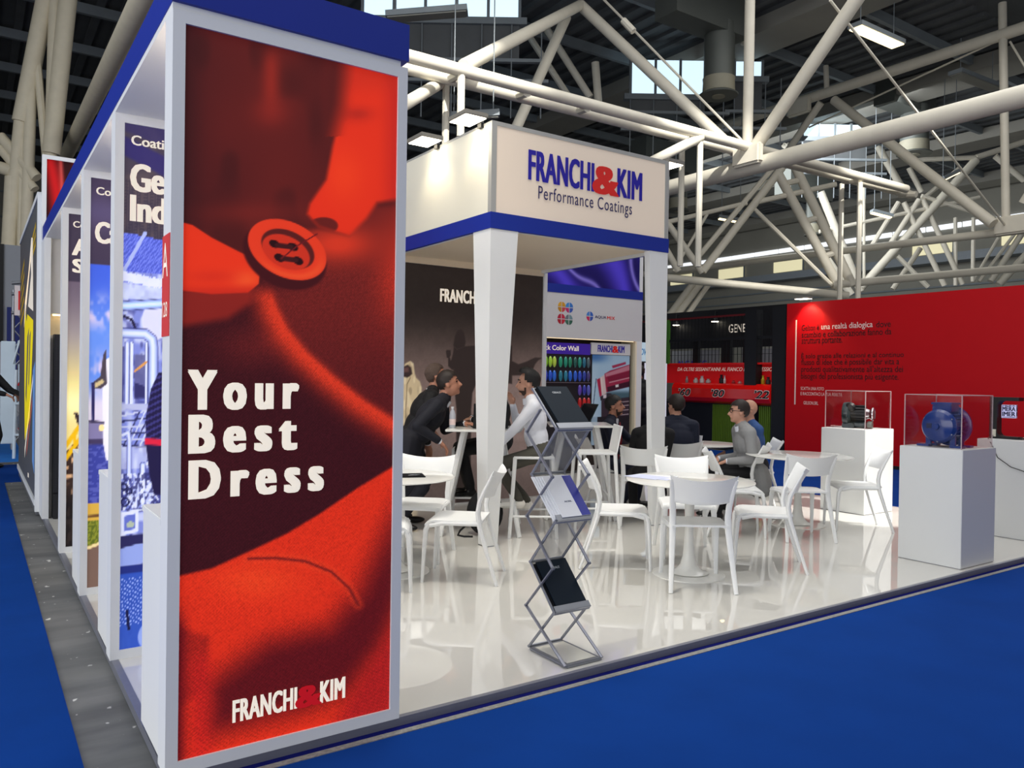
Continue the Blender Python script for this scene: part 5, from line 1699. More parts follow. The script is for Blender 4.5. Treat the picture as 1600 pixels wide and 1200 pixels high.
def person(label, x, y, deg, hip, feet, hands, lean=0, side_lean=0, head=(0, 0), top=SUITN, bottom=None, skin=SKIN, hair=HAIRK, hairstyle='short', shoes=SHOEK, z0=DZ, shirt=None, tie=None, glasses=False, beard=False, front_=True, elbow=((-1, -0.6, -0.4), (1, -0.6, -0.4)), k=1.0, jacket=True, hem=0.0):
    """local frame: +y forward, +x to the person's right, z up from the floor under the hips.
    feet / hands: left and right target points in that frame"""
    bottom = bottom or top
    t = thing('person', label, 'person', (x, y, z0), (deg - 90) * D2R, 'visitors and staff on the stand')
    la, lb = lean * D2R, side_lean * D2R
    pel = Vector((0, 0, hip))
    up = Vector((math.sin(lb), math.sin(la) * math.cos(lb), math.cos(la) * math.cos(lb)))
    fwd = Vector((0, math.cos(la), -math.sin(la)))
    neck = pel + up * 0.50 * k
    sc_ = neck - up * 0.045 * k
    prims = []       # (kind, data, material)

    jf = 1.10 if jacket else 1.0

    def cap(p, q, r0, r1, m):
        if m is top and jacket:
            r0, r1 = r0 * jf, r1 * jf
        prims.append(('c', (Vector(p), Vector(q), r0 * k, r1 * k), m))

    def ell(c, r, Mr, m):
        prims.append(('e', (Vector(c), Vector(r) * k, Mr), m))
    # torso
    X3 = Vector((1, 0, 0))
    Mt = Matrix((X3, fwd, up)).transposed()
    ell(pel + up * 0.02, (0.165, 0.125, 0.13), Mt, top if jacket else bottom)
    ell(pel + up * 0.15 + fwd * 0.01, (0.150 * jf, 0.118 * jf, 0.16), Mt, top)
    ell(pel + up * 0.31, (0.172 * jf, 0.122 * jf, 0.17), Mt, top)
    ell(pel + up * 0.40 - fwd * 0.01, (0.165, 0.105, 0.10), Mt, top)
    cap(sc_ + X3 * -0.15 * k, sc_ + X3 * 0.15 * k, 0.072, 0.072, top)
    cap(neck - X3 * 0.10 * k - up * 0.01, neck + up * 0.03 * k, 0.06, 0.058, top)
    cap(neck + X3 * 0.10 * k - up * 0.01, neck + up * 0.03 * k, 0.06, 0.058, top)
    if hem:
        for sx in (-1, 1):
            cap(pel + X3 * sx * 0.09, pel + X3 * sx * 0.11 - Vector((0, 0, hem)) + fwd * -0.02, 0.115, 0.12, top)
    # head
    hy, hp = head[0] * D2R, head[1] * D2R
    Mh = Matrix.Rotation(hy, 3, 'Z') @ Matrix.Rotation(hp, 3, 'X')
    hd_up = (up * 0.35 + Vector((0, 0, 1)) * 0.65).normalized()
    hc = neck + hd_up * 0.175 * k + fwd * 0.025
    cap(neck - up * 0.02, hc - hd_up * 0.05, 0.058, 0.055, skin)

    def H(a, b_, c_):
        return hc + Mh @ (Vector((a, b_, c_)) * k)
    ell(H(0, -0.008, 0.03), (0.077, 0.098, 0.095), Mh, skin)
    ell(H(0, 0.020, -0.035), (0.062, 0.074, 0.082), Mh, skin)
    ell(H(0, 0.062, -0.088), (0.030, 0.026, 0.024), Mh, skin)
    prims.append(('c', (H(0, 0.090, 0.012), H(0, 0.112, -0.028), 0.009 * k, 0.014 * k), skin))
    ell(H(0, 0.090, -0.052), (0.026, 0.010, 0.006), Mh, skin)
    for sx in (-1, 1):
        ell(H(sx * 0.077, -0.005, -0.005), (0.010, 0.020, 0.032), Mh, skin)
        ell(H(sx * 0.034, 0.084, 0.026), (0.022, 0.010, 0.006), Mh, skin)
    # arms
    for i, sx in ((0, -1), (1, 1)):
        S = sc_ + X3 * sx * 0.185 * k
        E_, Wr = ik(S, hands[i], 0.285 * k, 0.255 * k, elbow[i])
        cap(S, E_, 0.062, 0.047, top)
        cap(E_, E_ + (Wr - E_) * 0.94, 0.047, 0.034, top)
        d = (Wr - E_).normalized()
        cap(E_ + (Wr - E_) * 0.92, Wr + d * 0.01, 0.027, 0.026, skin)
        if shirt is not None:
            cap(E_ + (Wr - E_) * 0.90, E_ + (Wr - E_) * 0.985, 0.0335, 0.033, shirt)
        # hand: palm, four fingers of different length, thumb at the side
        dn = Vector((0, 0, -1))
        hd = (d * 0.8 + dn * 0.25).normalized()
        sd = hd.cross(Vector((0, 0, 1)))
        if sd.length < 0.1:
            sd = Vector((1, 0, 0))
        sd.normalize()
        nr = sd.cross(hd).normalized()
        P0 = Wr + d * 0.012
        Mp = Matrix((sd, nr, hd)).transposed()
        ell(P0 + hd * 0.045, (0.041, 0.017, 0.050), Mp, skin)
        inner_ = -sx
        for f_, (off, ln) in enumerate(((0.030, 0.068), (0.010, 0.078), (-0.011, 0.072), (-0.031, 0.056))):
            b0 = P0 + hd * 0.080 + sd * off * inner_
            b1 = b0 + (hd * 0.9 - nr * 0.35 * 1).normalized() * ln * 0.55
            b2 = b1 + (hd * 0.55 - nr * 0.8).normalized() * ln * 0.5
            cap(b0, b1, 0.0095, 0.0088, skin)
            cap(b1, b2, 0.0088, 0.0072, skin)
        th0 = P0 + hd * 0.020 + sd * 0.034 * inner_
        th1 = th0 + (hd * 0.6 + sd * inner_ * 0.75 - nr * 0.2).normalized() * 0.040
        cap(th0, th1, 0.012, 0.010, skin)
        cap(th1, th1 + (hd * 0.9 + sd * inner_ * 0.2 - nr * 0.3).normalized() * 0.032, 0.010, 0.008, skin)
    # legs
    for i, sx in ((0, -1), (1, 1)):
        Hp = pel + X3 * sx * 0.088 * k - Vector((0, 0, 0.01))
        an = Vector(feet[i]) + Vector((0, 0, 0.085 * k))
        K_, An = ik(Hp, an, 0.43 * k, 0.41 * k, (sx * 0.12, 1, 0.25))
        cap(Hp, K_, 0.088, 0.060, bottom)
        cap(K_, K_ + (An - K_) * 0.9, 0.060, 0.050, bottom)
        cap(K_ + (An - K_) * 0.85, An, 0.045, 0.042, bottom)
        fd = Vector((sx * 0.15, 1, 0)).normalized()
        base = An - Vector((0, 0, 0.085 * k))
        Ms_ = Matrix((fd.cross(Vector((0, 0, 1))), fd, Vector((0, 0, 1)))).transposed()
        ell(base + fd * 0.0 + Vector((0, 0, 0.045)), (0.042, 0.065, 0.048), Ms_, shoes)
        ell(base + fd * 0.095 + Vector((0, 0, 0.032)), (0.046, 0.110, 0.033), Ms_, shoes)
    # one continuous surface: overlap all volumes and remesh them
    b = B()
    for kind, dta, m in prims:
        if kind == 'c':
            p, q, r0, r1 = dta
            if (q - p).length < 1e-4:
                continue
            d = (q - p).normalized()
            pts, rs = [], []
            for a in (-90, -55, -25, 0):
                pts.append(p + d * r0 * math.sin(a * D2R)); rs.append(max(0.001, r0 * math.cos(a * D2R)))
            for a in (0, 25, 55, 90):
                pts.append(q + d * r1 * math.sin(a * D2R)); rs.append(max(0.001, r1 * math.cos(a * D2R)))
            # constant ring frame
            ax = d.orthogonal().normalized()
            ay = d.cross(ax)
            n = 12
            co = [pp + ax * (rr * math.cos(2 * math.pi * j / n)) + ay * (rr * math.sin(2 * math.pi * j / n)) for pp, rr in zip(pts, rs) for j in range(n)]
            fs = [(i_ * n + j, i_ * n + (j + 1) % n, (i_ + 1) * n + (j + 1) % n, (i_ + 1) * n + j) for i_ in range(len(pts) - 1) for j in range(n)]
            fs += [tuple(range(n))[::-1], tuple(range((len(pts) - 1) * n, len(pts) * n))]
            b._add(co, fs)
        else:
            c, r, Mr = dta
            M4 = Matrix.Translation(c) @ Mr.to_4x4()
            b.ell((0, 0, 0), r, M4, 16, 12)
    bmesh.ops.recalc_face_normals(b.bm, faces=b.bm.faces[:])
    me = bpy.data.meshes.new('body')
    b.bm.to_mesh(me)
    b.bm.free()
    o = bpy.data.objects.new('body', me)
    C.objects.link(o)
    md = o.modifiers.new('remesh', 'REMESH')
    md.mode = 'VOXEL'
    md.voxel_size = 0.0085
    ms = o.modifiers.new('smooth', 'SMOOTH')
    ms.factor = 0.5
    ms.iterations = 3
    dg = bpy.context.evaluated_depsgraph_get()
    dg.update()
    me2 = bpy.data.meshes.new_from_object(o.evaluated_get(dg))
    o.modifiers.clear()
    o.data = me2
    me2.name = 'body'
    nf = len(me2.polygons)
    cen = np.empty(nf * 3)
    me2.polygons.foreach_get('center', cen)
    cen = cen.reshape(-1, 3)
    best = np.full(nf, 1e9)
    idx = np.zeros(nf, np.int32)
    mats_ = []
    for kind, dta, m in prims:
        if m not in mats_:
            mats_.append(m)
        if kind == 'c':
            p, q, r0, r1 = dta
            p_, q_ = np.array(p), np.array(q)
            e = q_ - p_
            tt = np.clip(((cen - p_) @ e) / (e @ e + 1e-12), 0, 1)
            dd = np.linalg.norm(cen - p_ - tt[:, None] * e, axis=1) - (r0 + (r1 - r0) * tt)
        else:
            c, r, Mr = dta
            q_ = (cen - np.array(c)) @ np.array(Mr)
            rr = np.array(r)
            nn = np.linalg.norm(q_ / rr, axis=1)
            dd = (nn - 1) * np.linalg.norm(q_, axis=1) / np.maximum(nn, 1e-6)
        w_ = dd < best
        best[w_] = dd[w_]
        idx[w_] = mats_.index(m)
    me2.materials.clear()
    for m in mats_:
        me2.materials.append(m)
    me2.polygons.foreach_set('material_index', idx)
    me2.polygons.foreach_set('use_smooth', np.ones(nf, bool))
    o.parent = t

    def part(bb, nm, m, sm=True):
        return bb.build(nm, m, t, smooth=sm, world=False, angle=60)
    M4h = Matrix.Translation(hc) @ Mh.to_4x4()
    # hair: shell over the skull, cut away from the face
    if hair is not None:
        tb = bmesh.new()
        bmesh.ops.create_uvsphere(tb, u_segments=28, v_segments=18, radius=1.0)
        kill = []
        for v in tb.verts:
            qf = 1.06 if hairstyle == 'quiff' else 1.0
            nz = 0.004 * math.sin(v.co.x * 23 + v.co.y * 31) * math.cos(v.co.z * 27 + v.co.y * 11)
            p = Vector((v.co.x * (0.0865 * qf + nz), v.co.y * (0.107 * qf + nz) - 0.010, v.co.z * (0.107 * qf + nz) + 0.034))
            if hairstyle == 'quiff':
                if p.z > 0.06:
                    p.z += 0.030 * max(0, p.y / 0.1 + 0.5)
            line_z = 0.068 if p.y > 0.055 else (0.03 if p.y > 0.02 else (0.0 if p.y > -0.03 else -0.055))
            if hairstyle == 'balding':
                line_z = 9 if p.z > 0.085 and p.y > -0.08 else (9 if p.y > 0.01 else -0.05)
            if p.z < line_z:
                kill.append(v)
            v.co = M4h @ (p * k)
        bmesh.ops.delete(tb, geom=kill, context='VERTS')
        bb = B()
        bb.merge(tb)
        part(bb, 'hair', hair)
    if beard:
        tb = bmesh.new()
        bmesh.ops.create_uvsphere(tb, u_segments=24, v_segments=16, radius=1.0)
        kill = []
        for v in tb.verts:
            p = Vector((v.co.x * 0.0640, v.co.y * 0.0765 + 0.0205, v.co.z * 0.0845 - 0.036))
            if p.z > (-0.062 if p.y > 0.045 else -0.03) or p.y < 0.012:
                kill.append(v)
            v.co = M4h @ (p * k)
        bmesh.ops.delete(tb, geom=kill, context='VERTS')
        bb = B()
        bb.merge(tb)
        part(bb, 'beard', BEARD)
    for sx in (-1, 1):
        part(B().ell((sx * 0.032 * k, 0.079 * k, 0.012 * k), (0.010, 0.007, 0.007), M4h, 10, 8), 'eye', EYEW)
        part(B().tube([M4h @ Vector((sx * 0.016, 0.092, 0.033)) * 1.0, M4h @ Vector((sx * 0.032, 0.091, 0.038)), M4h @ Vector((sx * 0.05, 0.078, 0.032))], 0.0045, n=6), 'eyebrow', hair or BEARD)
    if glasses:
        bb = B()
        for sx in (-1, 1):
            ring_ = [M4h @ Vector((sx * 0.034 + 0.025 * math.cos(a * 0.5236), 0.100 - 0.25 * abs(sx * 0.034 + 0.025 * math.cos(a * 0.5236)), 0.010 + 0.019 * math.sin(a * 0.5236))) for a in range(13)]
            bb.tube(ring_, 0.0028, n=5, cap=False)
            bb.tube([M4h @ Vector((sx * 0.060, 0.086, 0.016)), M4h @ Vector((sx * 0.080, 0.04, 0.016)), M4h @ Vector((sx * 0.082, -0.01, 0.010))], 0.0028, n=5)
        bb.tube([M4h @ Vector((-0.010, 0.100, 0.013)), M4h @ Vector((0.010, 0.100, 0.013))], 0.0028, n=5)
        part(bb, 'glasses', SHOEK)
    Mn = Matrix.Translation(neck) @ Mt.to_4x4()
    if shirt is not None or not jacket:
        part(B().lathe([(0.078, -0.015), (0.069, 0.02), (0.063, 0.040), (0.060, 0.038), (0.062, 0.0)], Mn @ Matrix.Translation((0, 0.010, 0.006)) @ Matrix.Rotation(-0.18, 4, 'X'), n=24), 'collar', shirt or top)
    if jacket and shirt is not None and front_:
        rows_ = ((0.015, 0.040, 0.060), (-0.06, 0.036, 0.096), (-0.13, 0.026, 0.122), (-0.20, 0.016, 0.131), (-0.26, 0.006, 0.132))
        bb = B()
        vv, ff = [], []
        for (zz, ww, yy) in rows_:
            vv += [tuple(Mn @ Vector((-ww, yy - 0.012, zz))), tuple(Mn @ Vector((0, yy, zz))), tuple(Mn @ Vector((ww, yy - 0.012, zz))), tuple(Mn @ Vector((0, yy - 0.04, zz)))]
        for r_ in range(len(rows_) - 1):
            o_ = r_ * 4
            for c_, d_ in ((0, 1), (1, 2), (2, 3), (3, 0)):
                ff.append((o_ + c_, o_ + d_, o_ + 4 + d_, o_ + 4 + c_))
        bb._add(vv, ff)
        part(bb, 'shirt_front', shirt, False)
    if tie is not None:
        bb = B()
        pts = [(-0.014, 0.098, 0.0), (0.014, 0.098, 0.0), (0.034, 0.150, -0.20), (0.036, 0.152, -0.38), (0, 0.150, -0.42), (-0.036, 0.152, -0.38), (-0.034, 0.150, -0.20)]
        A_ = [tuple(Mn @ Vector((p[0], p[1] + 0.008, p[2]))) for p in pts]
        Bk = [tuple(Mn @ Vector((p[0], p[1] - 0.004, p[2]))) for p in pts]
        n = len(pts)
        bb._add(A_ + Bk, [tuple(range(n)), tuple(range(n, 2 * n))[::-1]] + [(i_, (i_ + 1) % n, n + (i_ + 1) % n, n + i_) for i_ in range(n)])
        part(bb, 'tie', tie, False)
    return t


RT = -34.4    # heading to the right of the picture
# the two men in dark suits bending over the high table
person('man in dark suit bending over the high table, profile to the right', 3.45, 6.74, RT - 2, 0.83, [(-0.10, -0.22, 0), (0.10, -0.10, 0)], [(-0.16, 0.50, 1.0), (0.22, 0.30, 0.86)], lean=37, head=(0, 12), front_=False, top=SUITN, skin=SKIND, hair=HAIRB, elbow=((-0.6, -0.6, -0.7), (0.5, -1, 0.2)), hem=0.12, shirt=SHIRTW)
person('short-haired man in black suit behind the bending man', 3.64, 7.12, RT + 10, 0.84, [(-0.10, -0.16, 0), (0.10, -0.05, 0)], [(-0.22, 0.24, 0.90), (0.24, 0.16, 0.80)], lean=25, head=(-6, 16), front_=False, top=SUITK, skin=SKIND, hair=mat('cropped_hair', s8(84, 68, 60), 0.8, noise=0.3, scale=60), shirt=SHIRTW, hem=0.12)
# seated behind the left column
person('person in dark suit seated behind the left column', 4.47, 6.71, RT - 172, 0.80, [(-0.10, 0.32, 0.25), (0.10, 0.32, 0.25)], [(-0.10, 0.30, 1.03), (0.10, 0.30, 1.03)], lean=8, top=SUITK, skin=SKIN, hair=HAIRB, shirt=SHIRTW, tie=TIER)
# the man in the white shirt
person('bearded young man in white shirt on a bar stool, profile to the left', 4.36, 5.90, 180 + RT + 2, 0.765, [(-0.06, 0.19, 0.25), (0.08, 0.11, 0.22)], [(-0.17, 0.42, 0.80), (0.22, 0.25, 1.20)], lean=10, head=(0, 0), top=SHIRTW, bottom=TROUG, skin=SKIN, hair=HAIRK, hairstyle='quiff', shoes=SNEAK, beard=True, jacket=False, elbow=((-0.7, -0.6, 0.1), (0.3, 0.2, -1)), k=0.96)
# seated group at the back right
TUCK = ((-0.25, -1, -0.5), (0.25, -1, -0.5))
LAP = [(-0.13, 0.34, 0.62), (0.13, 0.34, 0.62)]
person('bearded man in navy suit and dark red tie, seated and facing right', 5.98, 6.85, RT - 14, 0.50, [(-0.10, 0.36, 0), (0.10, 0.22, 0)], [(-0.13, 0.44, 0.76), (0.16, 0.33, 0.60)], lean=9, head=(0, 6), top=SUITB, skin=SKIND, hair=HAIRK, beard=True, shirt=SHIRTW, tie=TIER, k=0.97)
person('person in black seated behind the right column, back to us', 5.74, 5.90, 52, 0.50, [(-0.10, 0.40, 0), (0.10, 0.36, 0)], LAP, lean=12, side_lean=9, elbow=TUCK, top=SUITK, skin=SKIN, hair=HAIRK, k=0.90)
person('dark-haired man in dark jacket seated right of the column, back to us', 6.49, 6.19, 54, 0.49, [(-0.10, 0.40, 0), (0.10, 0.36, 0)], LAP, lean=16, elbow=TUCK, head=(30, 0), top=SUITB, skin=SKIN, hair=HAIRB, k=1.03)
person('man with glasses in light grey jacket, seated and facing left', 6.84, 5.43, 150, 0.49, [(-0.10, 0.42, 0), (0.12, 0.38, 0)], LAP, lean=16, elbow=TUCK, head=(-6, 2), top=GREYJ, bottom=SUITK, skin=SKIN, hair=HAIRB, glasses=True, shirt=SHIRTW, front_=False, hem=0.14, k=0.98)
person('bald man with glasses in blue shirt, seated behind the grey jacket', 7.44, 5.86, 152, 0.47, [(-0.10, 0.42, 0), (0.12, 0.38, 0)], LAP, lean=10, elbow=TUCK, top=SHIRTB, bottom=SUITK, skin=SKIN, hair=None, glasses=True, jacket=False, k=0.98)
person('person in dark clothes standing far off beside the colour wall', 9.42, 9.9, 80, 0.93, [(-0.10, 0, 0), (0.10, 0.05, 0)], [(-0.24, 0.10, 0.86), (0.20, 0.30, 1.15)], top=SUITK, skin=SKIND, hair=HAIRB, z0=0.004)
person('person at the left picture edge holding a dark tablet', 0.16, 14.3, RT - 4, 0.93, [(-0.10, 0, 0), (0.10, 0.1, 0)], [(-0.10, 0.42, 1.13), (0.14, 0.42, 1.13)], top=SUITK, skin=SKIND, hair=HAIRB, z0=0.004, k=1.03)
t = thing('tablet', 'dark tablet in the hands of the person at the left edge', 'tablet', (0.55, 14.0, 1.13))
B().box(-0.10, 0.14, -0.09, 0.09, 0, 0.012, M=Matrix.Translation((0.55, 14.02, 1.15)) @ Matrix.Rotation(RT * D2R, 4, 'Z') @ Matrix.Rotation(0.5, 4, 'Y')).build('case', SUITK, t)
# ================================================================ ROOF AND FAR HALL
TUBES=[
(0,'chord',2.84,12.2,6.95,21.76,12.2,6.99,0.115),
(0,'chord',3.04,12.85,7.0,22.56,12.51,7.0,0.115),
(0,'link',7.23,12.81,7.0,7.17,12.2,6.94,0.09),
(0,'link',8.75,12.76,7.0,8.6,12.2,6.88,0.09),
(0,'link',10.23,12.71,7.0,10.07,12.2,6.89,0.09),
(0,'link',13.62,12.85,7.0,13.4,12.2,6.92,0.09),
(0,'link',19.57,12.74,7.0,19.5,12.2,6.88,0.09),
(0,'link',22.29,12.71,7.0,22.3,12.2,6.91,0.09),
(0,'diagonal',7.2,12.2,7.04,12.97,16.07,11.2,0.13),
(0,'diagonal',12.7,16.31,10.9,10.4,15.48,7.0,0.13),
(0,'diagonal',7.2,13.07,7.0,5.35,11.52,5.6,0.11),
(0,'diagonal',13.34,12.2,6.91,11.69,12.39,6.0,0.11),
(0,'post',7.31,13.03,7.0,7.31,13.03,5.68,0.07),
(0,'post',13.66,13.07,7.0,13.66,13.07,4.16,0.07),
(0,'post',19.85,12.97,7.0,19.85,12.97,3.63,0.07),
(0,'post',7.15,12.2,6.87,7.15,12.2,5.78,0.07),
(0,'post',13.32,12.2,6.79,13.32,12.2,4.02,0.07),
(0,'post',19.5,12.2,6.83,19.5,12.2,3.51,0.07),
(1,'chord',15.2,18.88,6.58,15.2,2.14,6.57,0.2),
(1,'diagonal',15.2,12.73,6.98,12.97,16.07,11.2,0.14),
(1,'post',15.2,12.43,7.03,15.2,12.43,11.01,0.12),
(1,'diagonal',15.2,12.2,7.01,15.2,9.48,9.69,0.15),
(1,'tie_rod',15.2,12.47,7.13,13.07,15.49,11.3,0.03),
(1,'turnbuckle',12.53,13.56,9.52,12.4,13.78,9.82,0.08),
(1,'tie_rod',15.2,10.29,9.73,23.74,10.46,5.94,0.03),
(2,'chord',24.0,27.79,6.11,24.0,1.91,5.65,0.12),
(2,'chord',24.0,26.99,11.32,24.0,5.71,11.43,0.17),
(2,'post',24.0,10.55,6.11,24.0,10.73,11.44,0.11),
(2,'post',24.0,10.73,11.29,24.0,10.76,12.3,0.11),
(2,'diagonal',24.0,16.03,11.05,23.6,10.7,6.0,0.15),
(2,'diagonal',24.0,16.52,11.1,24.0,17.91,9.66,0.12),
(2,'post',24.0,16.3,11.35,24.0,16.36,12.3,0.09),
(2,'tie_rod',24.0,10.76,11.29,25.0,17.69,10.73,0.03),
(2,'tie_rod',24.0,10.54,11.14,24.0,9.51,8.98,0.03),
(2,'diagonal',24.0,10.1,6.52,24.0,9.19,8.04,0.14),
(3,'diagonal',21.73,16.71,8.53,19.68,18.08,5.5,0.09),
(3,'diagonal',21.98,16.54,8.54,19.84,17.97,5.08,0.13),
(3,'diagonal',21.88,16.61,8.33,23.58,15.41,4.6,0.15),
(3,'diagonal',22.34,16.29,8.55,23.92,15.17,4.69,0.15),
(3,'diagonal',21.03,17.18,7.36,18.65,18.8,6.62,0.08),
(3,'diagonal',21.34,16.97,7.41,23.45,15.53,8.02,0.09),
(3,'diagonal',21.19,17.07,7.22,23.37,15.55,4.68,0.07),
(3,'chord',18.87,18.63,4.85,23.8,15.25,4.35,0.13),
(3,'diagonal',19.84,17.97,5.04,18.64,18.81,7.04,0.11),
(3,'diagonal',19.18,18.42,5.07,18.74,18.73,5.99,0.11),
(3,'chord',23.37,15.55,4.7,28.59,11.99,5.36,0.13),
(3,'diagonal',20.0,17.88,7.07,19.04,18.51,5.07,0.05),
(3,'rung',21.98,16.53,7.99,22.5,16.18,8.15,0.1),
(3,'rung',22.57,16.12,6.76,22.93,15.87,6.89,0.1),
(3,'rung',23.06,15.77,5.6,23.46,15.5,5.76,0.1),
(4,'diagonal',31.93,18.22,9.06,30.97,18.86,7.11,0.1),
(4,'diagonal',32.64,17.74,9.18,31.59,18.43,7.18,0.11),
(4,'diagonal',32.11,18.1,9.06,33.55,17.08,5.61,0.11),
(4,'diagonal',32.77,17.65,9.18,34.17,16.66,5.67,0.11),
(4,'diagonal',34.59,16.42,10.88,30.65,19.06,5.45,0.17),
(4,'diagonal',30.73,19.05,9.9,30.76,18.98,5.45,0.06),
(4,'diagonal',33.9,16.87,8.45,33.92,16.82,5.61,0.08),
(4,'diagonal',34.52,16.44,8.46,34.52,16.42,5.78,0.08),
(4,'diagonal',31.9,18.22,6.81,32.97,17.47,5.54,0.1),
(4,'diagonal',29.23,20.07,9.44,30.65,19.06,5.31,0.16),
(4,'diagonal',28.8,20.35,7.83,30.32,19.28,5.17,0.15),
(4,'diagonal',32.45,17.89,10.84,34.59,16.42,10.98,0.1),
(4,'diagonal',34.59,16.42,10.98,36.25,15.3,11.66,0.12),
(4,'diagonal',35.26,15.97,11.05,36.26,15.27,10.05,0.12),
(4,'diagonal',32.72,17.68,9.34,36.27,15.24,8.07,0.09),
(4,'diagonal',34.72,16.32,9.32,29.2,20.08,7.78,0.08),
(5,'strut',13.68,19.84,12.3,14.88,18.99,10.12,0.1),
(5,'strut',14.24,19.45,12.3,15.45,18.6,10.05,0.11),
(5,'strut',15.57,18.53,11.11,15.66,18.46,9.9,0.12),
(5,'strut',19.46,15.88,12.3,19.26,16.01,11.72,0.06),
(5,'strut',34.03,20.45,12.3,34.9,19.84,10.51,0.16),
(5,'strut',35.21,19.64,11.33,35.7,19.29,10.23,0.12),
(5,'strut',30.55,22.83,12.3,30.67,22.75,12.13,0.16),
(5,'strut',29.61,23.48,12.3,29.65,23.45,12.23,0.14),
(5,'strut',30.5,22.87,12.18,30.57,22.82,12.3,0.14),
(5,'strut',37.14,18.32,11.37,35.22,19.61,9.35,0.1),
(5,'strut',22.64,20.9,5.24,21.74,21.5,3.76,0.13),
(5,'strut',22.88,20.74,5.24,21.98,21.33,3.77,0.13),
(5,'strut',23.18,20.53,5.3,22.31,21.11,3.77,0.1),
(5,'strut',37.37,15.7,8.15,36.2,16.48,5.93,0.13),
(5,'strut',37.1,15.89,8.09,35.79,16.76,5.92,0.08),
(5,'strut',36.46,16.32,7.81,35.57,16.91,5.91,0.07),
(5,'strut',33.69,18.21,7.32,32.72,18.86,5.53,0.11),
(5,'strut',37.52,15.59,7.19,36.48,16.29,5.79,0.16),
(6,'chord',2.08,1.93,6.88,2.08,28.1,7.5,0.17),
(6,'tube',1.85,21.85,10.74,1.52,22.04,6.72,0.2),
(6,'tube',1.58,22.04,10.73,1.51,22.04,6.57,0.14),
(6,'tube',1.4,22.16,10.58,0.92,22.46,7.48,0.2),
(6,'tube',0.92,22.46,7.48,0.67,22.59,4.24,0.16),
(6,'tube',1.21,22.27,9.11,1.42,22.1,6.64,0.09),
(6,'tube',1.12,22.33,8.88,1.01,22.36,3.78,0.13),
(6,'tube',0.96,22.43,7.33,0.94,22.4,3.78,0.1),
(6,'tube',0.5,22.74,7.12,1.24,22.22,6.13,0.13),
(6,'tube',0.5,22.73,6.84,1.2,22.25,5.85,0.11),
(6,'tube',0.76,22.55,6.14,0.68,22.58,3.78,0.17),
(6,'tube',0.89,22.46,5.79,0.98,22.37,3.78,0.07),
(6,'tube',0.5,22.73,6.37,0.76,22.55,6.28,0.15)]
TR = [
    ('long double-tube roof truss running left to right above the sign', 'twin-chord'),
    ('thick nearest roof truss running away at the upper right', ''),
    ('deep roof truss with two long chords, further right', ''),
    ('rear roof truss frame with laddered inverted V legs', ''),
    ('fan of thin roof struts over the red wall', ''),
    ('sloping pale struts carrying the roof glazing', ''),
    ('cream tubular roof truss and supports at the upper left', ''),
]
ROOTS = []
for i, (lab, _) in enumerate(TR):
    p = [q for q in TUBES if q[0] == i]
    mx = np.mean([[(q[2] + q[5]) / 2, (q[3] + q[6]) / 2, min(q[4], q[7])] for q in p], axis=0)
    t = thing('roof_truss', lab, 'roof truss', tuple(mx), 0)
    ROOTS.append(t)
for (tr, kind, x0, y0, z0, x1, y1, z1, r) in TUBES:
    m = TUBEL if tr == 6 else TUBE
    B().tube([(x0, y0, z0), (x1, y1, z1)], r, n=14 if r > 0.1 else 8).build(kind, m, ROOTS[tr], smooth=True)
# gusset nodes
GUS = [(1, 'gusset', (14.95, 12.22, 6.78), 0.10, 0.40, 0.24), (2, 'gusset', (23.8, 10.2, 5.94), 0.09, 0.55, 0.26), (2, 'gusset', (23.8, 17.25, 11.1), 0.10, 0.45, 0.28)]
for tr, nm, c, a, b_, d in GUS:
    B().box(c[0] - a, c[0] + a, c[1] - b_, c[1] + b_, c[2] - d, c[2] + d, bev=0.05).build(nm, TUBE, ROOTS[tr])
# turnbuckle on the tie rod of the nearest truss

# ---- roof deck of ribbed dark steel
DECK = mat('dark_ribbed_deck', s8(98, 101, 103), 0.7, noise=0.2, scale=1.5, spec=0.2)
DECK2 = mat('grey_steel_purlin', s8(132, 140, 145), 0.6, noise=0.15, scale=2)
PALE = mat('weathered_grey_girder', s8(150, 148, 140), 0.7, noise=0.15, scale=1)
cl = thing('ceiling', 'dark ribbed steel roof deck of the exhibition hall', 'ceiling', (12, 20, 12.5))
cl['kind'] = 'structure'
del cl['category']
# deck with openings above the stand for the roof glazing (glazing strips sit in them)
for x0, x1, y0, y1 in ((-30, 48, 11.5, 60), (-30, -12, -12, 11.5), (-2, 0, -12, 11.5), (11.0, 11.5, -12, 11.5), (19, 48, -12, 11.5)):
    bx('deck_plate', DECK, cl, x0, x1, y0, y1, 12.6, 12.7)
rib_me = None
for k in range(100):
    x = -20 + k * 0.66
    if rib_me is None:
        o = bx('deck_rib', DECK, cl, -0.11, 0.11, 11.6, 52, 12.48, 12.6)
        rib_me = o
        base_x = x
    else:
        o = rib_me.copy()
        C.objects.link(o)
    o.location = (x, 0, 0)
for k in range(11):
    y = 13.2 + k * 3.4
    bx('purlin', DECK2, cl, -26, 46, y, y + 0.14, 12.18, 12.48)
for k, x in enumerate((-9, -3.5, 4.4, 10.2, 19.4, 27.5, 35.5, 43)):
    bx('girder', PALE if x > 18 else DECK2, cl, x, x + (1.5 if x > 18 else 0.35), 11.6, 50, 11.95, 12.42)
# ---- glazed roof lanterns hanging in the deck
SKYG = mat('skylight_pane_lit', s8(206, 232, 246), 0.3, emit=1.15)
LG = 'glazed roof lanterns'


